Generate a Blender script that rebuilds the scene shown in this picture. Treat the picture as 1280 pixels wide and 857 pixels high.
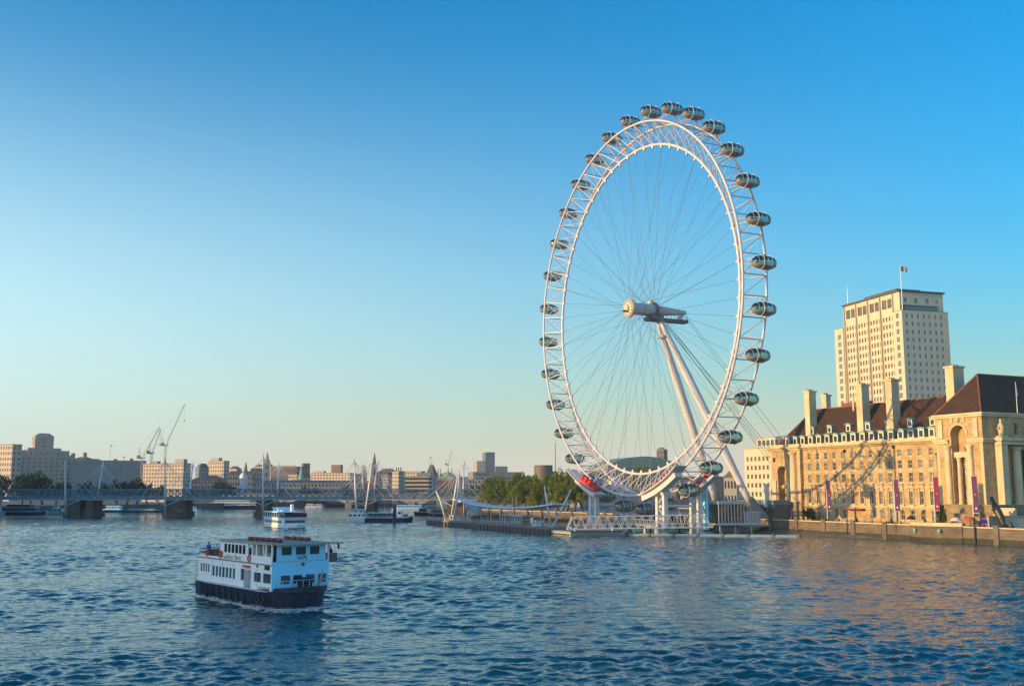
import bpy, bmesh, math, random
import numpy as np
from math import sin, cos, pi, radians as R, atan, tan, sqrt
for o in list(bpy.data.objects): bpy.data.objects.remove(o)
random.seed(7); rng = np.random.default_rng(7)
S = bpy.context.scene
COL = S.collection

# ---------------------------------------------------------------- camera, sky, sun, exposure
FPX, HOR, CAMZ = 1290.0, 613.0, 13.0
TH = atan((HOR - 428.5) / FPX)
cam = bpy.data.cameras.new('camera'); camo = bpy.data.objects.new('camera', cam); COL.objects.link(camo)
cam.sensor_width = 36; cam.lens = 36 * FPX / 1280; cam.clip_start = 0.5; cam.clip_end = 60000
camo.location = (0, 0, CAMZ); camo.rotation_euler = (pi / 2 + TH, 0, 0)
S.camera = camo
SUN_A, SUN_E = R(110), R(7.0)            # angle left of the viewing direction, height
SUN_DIR = (-sin(SUN_A) * cos(SUN_E), cos(SUN_A) * cos(SUN_E), sin(SUN_E))
W = bpy.data.worlds.new('World'); S.world = W; W.use_nodes = True
wn = W.node_tree.nodes; wl = W.node_tree.links
bg = wn['Background']
sky = wn.new('ShaderNodeTexSky'); sky.sky_type = 'NISHITA'; sky.sun_disc = False
sky.sun_elevation = SUN_E; sky.sun_rotation = -SUN_A
sky.altitude = 0; sky.air_density = 1.3; sky.dust_density = 0.5; sky.ozone_density = 3.0
def wmath(op, a, b=None, clamp=False):
    m = wn.new('ShaderNodeMath'); m.operation = op; m.use_clamp = clamp
    for i, v in enumerate((a, b)):
        if v is None: continue
        if isinstance(v, (int, float)): m.inputs[i].default_value = v
        else: wl.new(v, m.inputs[i])
    return m.outputs[0]
# richer blue overhead, pale evening haze low down and towards the sun
ga = wn.new('ShaderNodeMix'); ga.data_type = 'RGBA'; ga.blend_type = 'MULTIPLY'; ga.inputs[0].default_value = 1
wl.new(sky.outputs[0], ga.inputs[6]); ga.inputs[7].default_value = (0.814, 1.465, 1.869, 1)
bw = wn.new('ShaderNodeRGBToBW'); wl.new(ga.outputs[2], bw.inputs[0])
sa = wn.new('ShaderNodeMix'); sa.data_type = 'RGBA'; sa.clamp_factor = False; sa.inputs[0].default_value = 1.447
wl.new(bw.outputs[0], sa.inputs[6]); wl.new(ga.outputs[2], sa.inputs[7])
mxx = wn.new('ShaderNodeMix'); mxx.data_type = 'RGBA'; mxx.blend_type = 'LIGHTEN'; mxx.inputs[0].default_value = 1; mxx.inputs[7].default_value = (0, 0, 0, 1)
wl.new(sa.outputs[2], mxx.inputs[6])
wtc = wn.new('ShaderNodeTexCoord'); wsx = wn.new('ShaderNodeSeparateXYZ'); wl.new(wtc.outputs['Generated'], wsx.inputs[0])
dt = wn.new('ShaderNodeVectorMath'); dt.operation = 'DOT_PRODUCT'; wl.new(wtc.outputs['Generated'], dt.inputs[0]); dt.inputs[1].default_value = (-sin(SUN_A), cos(SUN_A), 0)
el_ = wmath('DIVIDE', wmath('MAXIMUM', wsx.outputs[2], 0.0), .299)
ex = wmath('POWER', 2.718, wmath('MULTIPLY', wmath('POWER', el_, 3.085), -1.0))
wt = wmath('MULTIPLY', wmath('MAXIMUM', wmath('ADD', wmath('MULTIPLY', dt.outputs['Value'], .693), .502), 0.0), ex, True)
hz = wn.new('ShaderNodeMix'); hz.data_type = 'RGBA'; wl.new(wt, hz.inputs[0]); wl.new(mxx.outputs[2], hz.inputs[6])
hz.inputs[7].default_value = (.987 / .15, 1.318 / .15, 1.356 / .15, 1)
ex2 = wmath('POWER', 2.718, wmath('MULTIPLY', wmath('MAXIMUM', wsx.outputs[2], 0.0), -1 / .081))
wt2 = wmath('MULTIPLY', wmath('MAXIMUM', wmath('ADD', wmath('MULTIPLY', dt.outputs['Value'], -.644), 1.01), 0.0), ex2, True)
hz2 = wn.new('ShaderNodeMix'); hz2.data_type = 'RGBA'; wl.new(wt2, hz2.inputs[0]); wl.new(hz.outputs[2], hz2.inputs[6])
hz2.inputs[7].default_value = (.71 / .15, .68 / .15, .58 / .15, 1)
# warm glow round the low sun, and sky brightness added behind the camera to fill shaded faces
sd = wn.new('ShaderNodeVectorMath'); sd.operation = 'DOT_PRODUCT'; wl.new(wtc.outputs['Generated'], sd.inputs[0]); sd.inputs[1].default_value = SUN_DIR
gl = wmath('POWER', wmath('MAXIMUM', sd.outputs['Value'], 0.0), 9.0)
gm = wn.new('ShaderNodeMix'); gm.data_type = 'RGBA'; gm.blend_type = 'ADD'; wl.new(gl, gm.inputs[0]); wl.new(hz2.outputs[2], gm.inputs[6]); gm.inputs[7].default_value = (2.0 / .15, 1.55 / .15, 1.15 / .15, 1)
bk = wmath('ADD', wmath('MULTIPLY', wmath('MULTIPLY', wsx.outputs[1], -1.2, True), .55), 1.0)
bv = wn.new('ShaderNodeVectorMath'); bv.operation = 'SCALE'; wl.new(gm.outputs[2], bv.inputs[0]); wl.new(bk, bv.inputs['Scale'])
wl.new(bv.outputs[0], bg.inputs['Color'])
bg.inputs['Strength'].default_value = 0.106
sl = bpy.data.lights.new('sun', 'SUN'); slo = bpy.data.objects.new('sun', sl); COL.objects.link(slo)
sl.energy = 5.0; sl.angle = R(0.5); sl.color = (1.0, 0.63, 0.24)
from mathutils import Vector
slo.rotation_euler = Vector(SUN_DIR).to_track_quat('Z', 'Y').to_euler()
S.view_settings.view_transform = 'Standard'; S.view_settings.look = 'None'
S.view_settings.gamma = 1; S.view_settings.use_curve_mapping = False
S.view_settings.exposure = 0.5
S.render.resolution_x = 1024; S.render.resolution_y = 685
S.render.engine = 'CYCLES'

# ---------------------------------------------------------------- placing helpers
def ray(px, py):
    x = (px - 640) / FPX; y = (428.5 - py) / FPX
    return (x, cos(TH) - y * sin(TH), sin(TH) + y * cos(TH))
def at(px, py, Y):
    d = ray(px, py); t = Y / d[1]; return (d[0] * t, Y, CAMZ + d[2] * t)
AZ = R(25.0); NL = (cos(AZ), sin(AZ)); UL = (-sin(AZ), cos(AZ)); WC = (40.8, 329.7)
def riv(a, b, z=0.0):                    # river frame: a towards the land, b downstream
    return (WC[0] + a * NL[0] + b * UL[0], WC[1] + a * NL[1] + b * UL[1], z)

# ---------------------------------------------------------------- materials
MATS = {}
def mat(name, col, rough=0.7, metal=0.0, var=0.12, scale=0.6, bump=0.0, bscale=None, spec=0.4, streak=0.0, col2=None, emit=None):
    if name in MATS: return MATS[name]
    m = bpy.data.materials.new(name); m.use_nodes = True
    n = m.node_tree.nodes; l = m.node_tree.links; p = n['Principled BSDF']
    p.inputs['Roughness'].default_value = rough; p.inputs['Metallic'].default_value = metal
    p.inputs['Specular IOR Level'].default_value = spec
    tc = n.new('ShaderNodeTexCoord')
    nt = n.new('ShaderNodeTexNoise'); nt.inputs['Scale'].default_value = scale; nt.inputs['Detail'].default_value = 6; nt.inputs['Roughness'].default_value = .65
    mp = n.new('ShaderNodeMapping'); mp.inputs['Scale'].default_value = (1, 1, 1 - streak * .85)
    l.new(tc.outputs['Object'], mp.inputs[0]); l.new(mp.outputs[0], nt.inputs['Vector'])
    rp = n.new('ShaderNodeValToRGB')
    rp.color_ramp.elements[0].position = .3; rp.color_ramp.elements[1].position = .7
    c2 = col2 if col2 else tuple(min(1, c * (1 + var)) for c in col)
    c1 = tuple(c * (1 - var) for c in col) if not col2 else col
    rp.color_ramp.elements[0].color = (*c1, 1); rp.color_ramp.elements[1].color = (*c2, 1)
    l.new(nt.outputs['Fac'], rp.inputs[0]); l.new(rp.outputs[0], p.inputs['Base Color'])
    if bump:
        bn = n.new('ShaderNodeTexNoise'); bn.inputs['Scale'].default_value = bscale or scale * 4; bn.inputs['Detail'].default_value = 4
        l.new(tc.outputs['Object'], bn.inputs['Vector'])
        b = n.new('ShaderNodeBump'); b.inputs['Strength'].default_value = bump; b.inputs['Distance'].default_value = .1
        l.new(bn.outputs['Fac'], b.inputs['Height']); l.new(b.outputs[0], p.inputs['Normal'])
    MATS[name] = m; return m

def stone_mat(name, c1, c2, brick=(1.5, .62), mortar=.68, rough=.85, axis='yz'):
    """coursed ashlar: brick texture over the wall plane plus broad staining"""
    m = bpy.data.materials.new(name); m.use_nodes = True; MATS[name] = m
    n = m.node_tree.nodes; l = m.node_tree.links; p = n['Principled BSDF']
    p.inputs['Roughness'].default_value = rough; p.inputs['Specular IOR Level'].default_value = .25
    tc = n.new('ShaderNodeTexCoord'); sp = n.new('ShaderNodeSeparateXYZ'); cb = n.new('ShaderNodeCombineXYZ')
    ad = n.new('ShaderNodeMath'); ad.operation = 'ADD'
    l.new(tc.outputs['Object'], sp.inputs[0]); l.new(sp.outputs[0], ad.inputs[0]); l.new(sp.outputs[1], ad.inputs[1])
    l.new(ad.outputs[0], cb.inputs[0]); l.new(sp.outputs[2], cb.inputs[1])
    bt = n.new('ShaderNodeTexBrick'); bt.inputs['Scale'].default_value = 1
    bt.inputs['Brick Width'].default_value = brick[0]; bt.inputs['Row Height'].default_value = brick[1]
    bt.inputs['Mortar Size'].default_value = .035; bt.inputs['Bias'].default_value = 0
    bt.inputs['Color1'].default_value = (*c1, 1); bt.inputs['Color2'].default_value = (*c2, 1)
    bt.inputs['Mortar'].default_value = (*[c * mortar for c in c1], 1)
    l.new(cb.outputs[0], bt.inputs['Vector'])
    nt = n.new('ShaderNodeTexNoise'); nt.inputs['Scale'].default_value = .22; nt.inputs['Detail'].default_value = 8; nt.inputs['Roughness'].default_value = .7
    l.new(tc.outputs['Object'], nt.inputs['Vector'])
    rp = n.new('ShaderNodeValToRGB'); rp.color_ramp.elements[0].position = .32; rp.color_ramp.elements[1].position = .68
    rp.color_ramp.elements[0].color = (.42, .36, .30, 1); rp.color_ramp.elements[1].color = (1, 1, 1, 1)
    l.new(nt.outputs['Fac'], rp.inputs[0])
    mx = n.new('ShaderNodeMix'); mx.data_type = 'RGBA'; mx.blend_type = 'MULTIPLY'; mx.inputs[0].default_value = .8
    l.new(bt.outputs[0], mx.inputs[6]); l.new(rp.outputs[0], mx.inputs[7]); l.new(mx.outputs[2], p.inputs['Base Color'])
    return m

M = {}
M['white'] = mat('white_paint', (.57, .545, .55), .35, var=.07, scale=.3, spec=.5)
M['steelw'] = mat('white_steel', (.5, .475, .485), .4, var=.1, scale=.5, spec=.5)
M['grey'] = mat('grey_steel', (.33, .34, .35), .45, var=.15, scale=.8)
M['hubgrey'] = mat('pale_grey_steel', (.46, .46, .46), .45, var=.12, scale=.8)
M['dgrey'] = mat('dark_grey_steel', (.09, .1, .11), .5, var=.2)
M['black'] = mat('black_iron', (.02, .021, .023), .5, var=.2)
M['cable'] = mat('steel_cable', (.12, .125, .13), .45, metal=.3, var=.1)
M['red'] = mat('red_paint', (.55, .02, .025), .4, var=.15)
M['gold'] = mat('warm_steel', (.6, .5, .36), .35, metal=.3, var=.15, scale=2)
M['stone'] = stone_mat('portland_stone', (.6, .43, .225), (.46, .325, .17))
M['stone_s'] = mat('dressed_stone', (.53, .41, .25), .8, var=.2, scale=.35, streak=.6)
M['rust_stone'] = stone_mat('rusticated_stone', (.36, .28, .17), (.29, .225, .14), brick=(2.2, .75), mortar=.55)
M['wall_stone'] = stone_mat('granite_blocks', (.2, .165, .125), (.16, .13, .10), brick=(1.6, .7), mortar=.5)
M['shell'] = mat('pale_stone_cladding', (.5, .43, .31), .7, var=.07, scale=.25, streak=.5)
M['tile'] = mat('clay_roof_tiles', (.028, .0125, .0075), .85, scale=.35, col2=(.062, .028, .015), bump=.5, bscale=6)
M['copper'] = mat('green_copper', (.17, .33, .27), .7, var=.25, scale=1.2)
M['cream'] = mat('cream_paint', (.55, .52, .42), .6, var=.1)
M['glassd'] = mat('dark_window_glass', (.022, .028, .034), .08, var=.3, scale=.4, spec=.6)
M['glassb'] = mat('blue_window_glass', (.03, .06, .075), .06, var=.35, scale=.25, spec=.7)
M['glassm'] = mat('brown_window_glass', (.1, .085, .06), .15, var=.45, scale=.5, spec=.5)
M['glassr'] = mat('grey_window_glass', (.13, .16, .165), .15, var=.4, scale=.4, spec=.6)
M['pinks'] = mat('pink_stone', (.44, .35, .28), .8, var=.1, scale=.2, streak=.5)
M['brick'] = mat('red_brick', (.2, .085, .055), .85, var=.2, scale=.5)
M['brown'] = mat('brown_brick', (.15, .105, .075), .85, var=.2, scale=.5)
M['conc'] = mat('grey_concrete', (.19, .19, .18), .8, var=.15, scale=.2, streak=.5)
M['concw'] = mat('pale_concrete', (.31, .29, .26), .8, var=.12, scale=.2, streak=.5)
M['bluegrey'] = mat('blue_grey_sheeting', (.105, .15, .18), .8, var=.2, scale=.12, streak=.7)
M['slate'] = mat('slate_roof', (.07, .075, .085), .7, var=.25, scale=.6)
M['lead'] = mat('lead_roof', (.13, .15, .16), .6, var=.2, scale=.5)
M['truss'] = mat('blue_green_iron', (.075, .15, .18), .6, var=.25, scale=.4)
M['mud'] = mat('foreshore_mud', (.09, .075, .052), .55, scale=.35, col2=(.16, .135, .1), bump=.8, bscale=1.5)
M['algae'] = mat('algae_stone', (.014, .018, .009), .7, scale=.5, col2=(.04, .038, .022), bump=.5)
M['paving'] = mat('stone_paving', (.27, .25, .22), .85, var=.12, scale=.4)
M['ground'] = mat('city_ground', (.12, .12, .11), .9, var=.2, scale=.05)
M['rfhgreen'] = mat('green_copper_roof', (.13, .21, .18), .6, var=.12, scale=.15)
M['trunk'] = mat('bark', (.11, .085, .06), .9, var=.25, scale=2)
M['purple'] = mat('purple_cloth', (.075, .025, .09), .8, var=.25, scale=.9)
M['magenta'] = mat('crimson_cloth', (.17, .012, .045), .8, var=.2, scale=.9)
M['navy'] = mat('navy_hull_paint', (.005, .015, .036), .4, var=.3, scale=.8, streak=.6)
M['orange'] = mat('orange_red_plastic', (.62, .08, .03), .5, var=.15)
M['wood'] = mat('timber_deck', (.2, .155, .12), .8, var=.2, scale=1)
M['pontoon'] = mat('brown_pontoon_fender', (.10, .082, .075), .8, var=.35, scale=.7, streak=.7)
M['bwhite'] = mat('white_boat_paint', (.86, .84, .81), .35, var=.05, scale=.3, spec=.5)
M['pblue'] = mat('pale_blue_paint_and_shade', (.27, .70, .96), .4, var=.06, scale=.5, spec=.5)  # blue painted parts; on the near ferry's front it stands for sky-lit shade
M['skin'] = mat('skin', (.42, .26, .19), .6)
M['hair'] = mat('dark_hair', (.03, .022, .017), .7)
M['bronze'] = mat('dark_bronze', (.035, .028, .024), .45, metal=.3, var=.3, scale=1.5)
CLOTH = [mat('cloth_%s' % k, c, .85) for k, c in dict(blue=(.03, .1, .42), navy=(.02, .03, .07), red=(.4, .04, .04), white=(.6, .58, .55), black=(.02, .02, .022), tan=(.3, .22, .13), teal=(.03, .2, .2)).items()]

def leaf_mat(name, c1, c2):
    m = bpy.data.materials.new(name); m.use_nodes = True
    n = m.node_tree.nodes; l = m.node_tree.links; p = n['Principled BSDF']
    oi = n.new('ShaderNodeTexCoord'); nt = n.new('ShaderNodeTexNoise'); nt.inputs['Scale'].default_value = .5; nt.inputs['Detail'].default_value = 4
    l.new(oi.outputs['Object'], nt.inputs['Vector'])
    rp = n.new('ShaderNodeValToRGB'); rp.color_ramp.elements[0].position = .35; rp.color_ramp.elements[1].position = .65
    rp.color_ramp.elements[0].color = (*c1, 1); rp.color_ramp.elements[1].color = (*c2, 1)
    l.new(nt.outputs['Fac'], rp.inputs[0]); l.new(rp.outputs[0], p.inputs['Base Color'])
    p.inputs['Roughness'].default_value = .6; p.inputs['Specular IOR Level'].default_value = .3
    tr = n.new('ShaderNodeBsdfTranslucent'); l.new(rp.outputs[0], tr.inputs['Color'])
    mx = n.new('ShaderNodeMixShader'); mx.inputs[0].default_value = .3
    l.new(p.outputs[0], mx.inputs[1]); l.new(tr.outputs[0], mx.inputs[2]); l.new(mx.outputs[0], n['Material Output'].inputs[0])
    return m
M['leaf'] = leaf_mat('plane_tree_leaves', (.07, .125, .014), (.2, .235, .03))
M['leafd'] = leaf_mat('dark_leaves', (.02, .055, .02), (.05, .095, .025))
def see_glass(name, tint, mixf, rough=.03):
    m = bpy.data.materials.new(name); m.use_nodes = True; n = m.node_tree.nodes; l = m.node_tree.links
    n.remove(n['Principled BSDF'])
    t = n.new('ShaderNodeBsdfTransparent'); t.inputs[0].default_value = (*tint, 1)
    g = n.new('ShaderNodeBsdfGlossy'); g.inputs['Roughness'].default_value = rough; g.inputs[0].default_value = (.75, .85, .85, 1)
    fr = n.new('ShaderNodeFresnel'); fr.inputs[0].default_value = 1.6
    ad = n.new('ShaderNodeMath'); ad.operation = 'ADD'; ad.inputs[1].default_value = mixf; ad.use_clamp = True
    l.new(fr.outputs[0], ad.inputs[0])
    x = n.new('ShaderNodeMixShader'); l.new(ad.outputs[0], x.inputs[0]); l.new(t.outputs[0], x.inputs[1]); l.new(g.outputs[0], x.inputs[2])
    l.new(x.outputs[0], n['Material Output'].inputs[0]); return m
M['capglass'] = see_glass('capsule_glass', (.50, .70, .64), .06)
M['clearglass'] = see_glass('clear_glass', (.55, .72, .72), .08)

# ---------------------------------------------------------------- mesh building
class MB:
    def __init__(s): s.v = []; s.f = []
    def add(s, vs, fs):
        o = len(s.v); s.v += [tuple(v) for v in vs]; s.f += [tuple(i + o for i in f) for f in fs]; return s
    def box(s, x0, x1, y0, y1, z0, z1):
        if x0 > x1: x0, x1 = x1, x0
        if y0 > y1: y0, y1 = y1, y0
        if z0 > z1: z0, z1 = z1, z0
        return s.hexa([(x0, y0, z0), (x1, y0, z0), (x1, y1, z0), (x0, y1, z0), (x0, y0, z1), (x1, y0, z1), (x1, y1, z1), (x0, y1, z1)])
    def hexa(s, p):
        return s.add(p, [(3, 2, 1, 0), (4, 5, 6, 7), (0, 1, 5, 4), (1, 2, 6, 5), (2, 3, 7, 6), (3, 0, 4, 7)])
    def taper(s, cx, cy, wx, wy, z0, wx1, wy1, z1):
        return s.hexa([(cx - wx, cy - wy, z0), (cx + wx, cy - wy, z0), (cx + wx, cy + wy, z0), (cx - wx, cy + wy, z0),
                       (cx - wx1, cy - wy1, z1), (cx + wx1, cy - wy1, z1), (cx + wx1, cy + wy1, z1), (cx - wx1, cy + wy1, z1)])
    def tube(s, p, q, r, n=6, r2=None):
        return s.path([p, q], [r, r if r2 is None else r2], n)
    def path(s, pts, r, n=6, closed=False):
        P = [Vector(p) for p in pts]; k = len(P)
        rr = r if isinstance(r, (list, tuple)) else [r] * k
        vs = []
        ref = None
        for i in range(k):
            if closed: t = P[(i + 1) % k] - P[i - 1]
            else: t = P[min(i + 1, k - 1)] - P[max(i - 1, 0)]
            t.normalize()
            if ref is None:
                ref = Vector((0, 0, 1)) if abs(t.z) < .9 else Vector((1, 0, 0))
            x = ref - t * ref.dot(t)
            if x.length < 1e-5: x = Vector((1, 0, 0)) - t * t.x
            x.normalize(); ref = x; y = t.cross(x)
            vs += [tuple(P[i] + rr[i] * (cos(2 * pi * j / n) * x + sin(2 * pi * j / n) * y)) for j in range(n)]
        fs = []
        for i in range(k if closed else k - 1):
            a = i * n; b = ((i + 1) % k) * n
            fs += [(a + j, a + (j + 1) % n, b + (j + 1) % n, b + j) for j in range(n)]
        if not closed: fs += [tuple(range(n - 1, -1, -1)), tuple((k - 1) * n + j for j in range(n))]
        return s.add(vs, fs)
    def prism(s, poly, z0, z1):
        n = len(poly)
        return s.add([(x, y, z0) for x, y in poly] + [(x, y, z1) for x, y in poly],
                     [tuple(range(n - 1, -1, -1)), tuple(range(n, 2 * n))] + [(i, (i + 1) % n, n + (i + 1) % n, n + i) for i in range(n)])
    def ext(s, poly, axis, a0, a1):      # poly in the two other axes (in x,y,z order)
        n = len(poly)
        f = {'x': lambda p, a: (a, p[0], p[1]), 'y': lambda p, a: (p[0], a, p[1]), 'z': lambda p, a: (p[0], p[1], a)}[axis]
        return s.add([f(p, a0) for p in poly] + [f(p, a1) for p in poly],
                     [tuple(range(n - 1, -1, -1)), tuple(range(n, 2 * n))] + [(i, (i + 1) % n, n + (i + 1) % n, n + i) for i in range(n)])
    def lathe(s, prof, c=(0, 0, 0), n=12, axis='z'):
        vs = []
        for r, h in prof:
            for j in range(n):
                a = 2 * pi * j / n; u, v = r * cos(a), r * sin(a)
                q = (u, v, h) if axis == 'z' else ((h, u, v) if axis == 'x' else (v, h, u))
                vs.append((c[0] + q[0], c[1] + q[1], c[2] + q[2]))
        k = len(prof); fs = []
        for i in range(k - 1):
            fs += [(i * n + j, i * n + (j + 1) % n, (i + 1) * n + (j + 1) % n, (i + 1) * n + j) for j in range(n)]
        fs += [tuple(range(n - 1, -1, -1)), tuple((k - 1) * n + j for j in range(n))]
        return s.add(vs, fs)
    def rot(s, ang, c=(0, 0)):
        ca, sa = cos(ang), sin(ang)
        s.v = [(c[0] + (x - c[0]) * ca - (y - c[1]) * sa, c[1] + (x - c[0]) * sa + (y - c[1]) * ca, z) for x, y, z in s.v]; return s
    def mesh(s, name, m, smooth=False):
        me = bpy.data.meshes.new(name); me.from_pydata(s.v, [], s.f); me.materials.append(m)
        bm = bmesh.new(); bm.from_mesh(me); bmesh.ops.recalc_face_normals(bm, faces=bm.faces); bm.to_mesh(me); bm.free()
        if smooth:
            me.polygons.foreach_set('use_smooth', [True] * len(me.polygons))
        me.update(); return me
    def build(s, name, m, parent=None, loc=None, rz=0, smooth=False):
        return link(name, s.mesh(name, m, smooth), parent, loc, rz)
def link(name, me, parent=None, loc=None, rz=0):
    o = bpy.data.objects.new(name, me); COL.objects.link(o)
    if parent is not None: o.parent = parent
    if loc is not None: o.location = loc
    if rz: o.rotation_euler = (0, 0, rz)
    return o
def tag(o, label, cat, group=None):
    o['label'] = label; o['category'] = cat
    if group: o['group'] = group
    return o
def thing(name, label, cat, loc=(0, 0, 0), rz=0, group=None):
    o = bpy.data.objects.new(name, None); COL.objects.link(o); o.location = loc; o.rotation_euler = (0, 0, rz); o.empty_display_size = .5
    return tag(o, label, cat, group)
def struct(o, kind='structure'): o['kind'] = kind; return o
def kids(o): return [c for c in COL.objects if c.parent == o]
def dup(root, loc, rz=0, label=None, chs=None):
    r = root.copy(); COL.objects.link(r); r.location = loc; r.rotation_euler = (0, 0, rz)
    if label: r['label'] = label
    for c in (chs if chs is not None else root.children):
        d = c.copy(); COL.objects.link(d); d.parent = r
        for g in c.children:
            e = g.copy(); COL.objects.link(e); e.parent = d
    return r
def text(name, body, size, m, parent, loc, rot, depth=.02):
    cu = bpy.data.curves.new(name, 'FONT'); cu.body = body; cu.size = size; cu.extrude = depth; cu.align_x = 'CENTER'; cu.align_y = 'CENTER'
    t = bpy.data.objects.new(name, cu); COL.objects.link(t)
    bpy.context.view_layer.update()
    me = bpy.data.meshes.new_from_object(t.evaluated_get(bpy.context.evaluated_depsgraph_get()))
    bpy.data.objects.remove(t); me.materials.clear(); me.materials.append(m)
    o = link(name, me, parent, loc); o.rotation_euler = rot; return o

def wallgrid(mb, F, u0, u1, z0, z1, ops, dep=.35):
    """flat wall with rectangular openings and their reveals. F(u,z,d) -> xyz, d inwards"""
    zs = sorted({z0, z1} | {o[2] for o in ops} | {o[3] for o in ops})
    zs = [z for z in zs if z0 <= z <= z1]
    q = lambda a, b, c, d: mb.add([a, b, c, d], [(0, 1, 2, 3)])
    for a, b in zip(zs, zs[1:]):
        m = (a + b) / 2; cur = u0
        for o in sorted([o for o in ops if o[2] < m < o[3]]):
            if o[0] > cur: q(F(cur, a, 0), F(o[0], a, 0), F(o[0], b, 0), F(cur, b, 0))
            cur = o[1]
        if cur < u1: q(F(cur, a, 0), F(u1, a, 0), F(u1, b, 0), F(cur, b, 0))
    for a, b, c, d in ops:
        q(F(a, c, 0), F(b, c, 0), F(b, c, dep), F(a, c, dep)); q(F(a, d, 0), F(a, d, dep), F(b, d, dep), F(b, d, 0))
        q(F(a, c, 0), F(a, c, dep), F(a, d, dep), F(a, d, 0)); q(F(b, c, 0), F(b, d, 0), F(b, d, dep), F(b, c, dep))
WINM = {}
def put_windows(parent, F, ops, dep, m, frame=None, cap=100, name='window', counter=None, simple=False):
    """each opening gets its own glazed window; beyond the cap the rest become one stuff part"""
    rest = MB(); n = 0
    for (a, b, c, d) in ops:
        o3 = [F(a, c, dep - .06), F(b, c, dep - .06), F(b, d, dep - .06), F(a, d, dep - .06), ]
        o4 = [F(a, c, dep + .06), F(b, c, dep + .06), F(b, d, dep + .06), F(a, d, dep + .06)]
        full = counter is not None and counter[0] >= cap
        if full: rest.hexa(o3 + o4); continue
        if counter is not None: counter[0] += 1
        mb = MB().hexa(o3 + o4)
        if frame is not None and m is M['glassd']: m_ = (M['glassd'], M['glassd'], M['glassm'], M['glassr'])[int(abs(sin(a * 12.9 + c * 78.2)) * 4) % 4]
        else: m_ = m
        if frame:
            fm = MB()
            def bar(ua, ub, za, zb): fm.hexa([F(ua, za, dep - .14), F(ub, za, dep - .14), F(ub, zb, dep - .14), F(ua, zb, dep - .14), F(ua, za, dep - .062), F(ub, za, dep - .062), F(ub, zb, dep - .062), F(ua, zb, dep - .062)])
            t = .055 if simple else .09; mid = (a + b) / 2; zm = c + (d - c) * .52
            bar(a + .001, a + t, c, d); bar(b - t, b - .001, c, d); bar(a + t, b - t, c, c + t); bar(a + t, b - t, d - t, d); (None if simple else bar(mid - t / 3, mid + t / 3, c + t, d - t)); simple or bar(a + t, mid - t / 3, zm - t / 2, zm + t / 2); simple or bar(mid + t / 3, b - t, zm - t / 2, zm + t / 2)
            fo = fm.build(name, frame, parent); mb.build('pane', m_, fo)
        else: mb.build(name, m, parent)
    if rest.v:
        r = rest.build(name, m, parent); struct(r, 'stuff')

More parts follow.
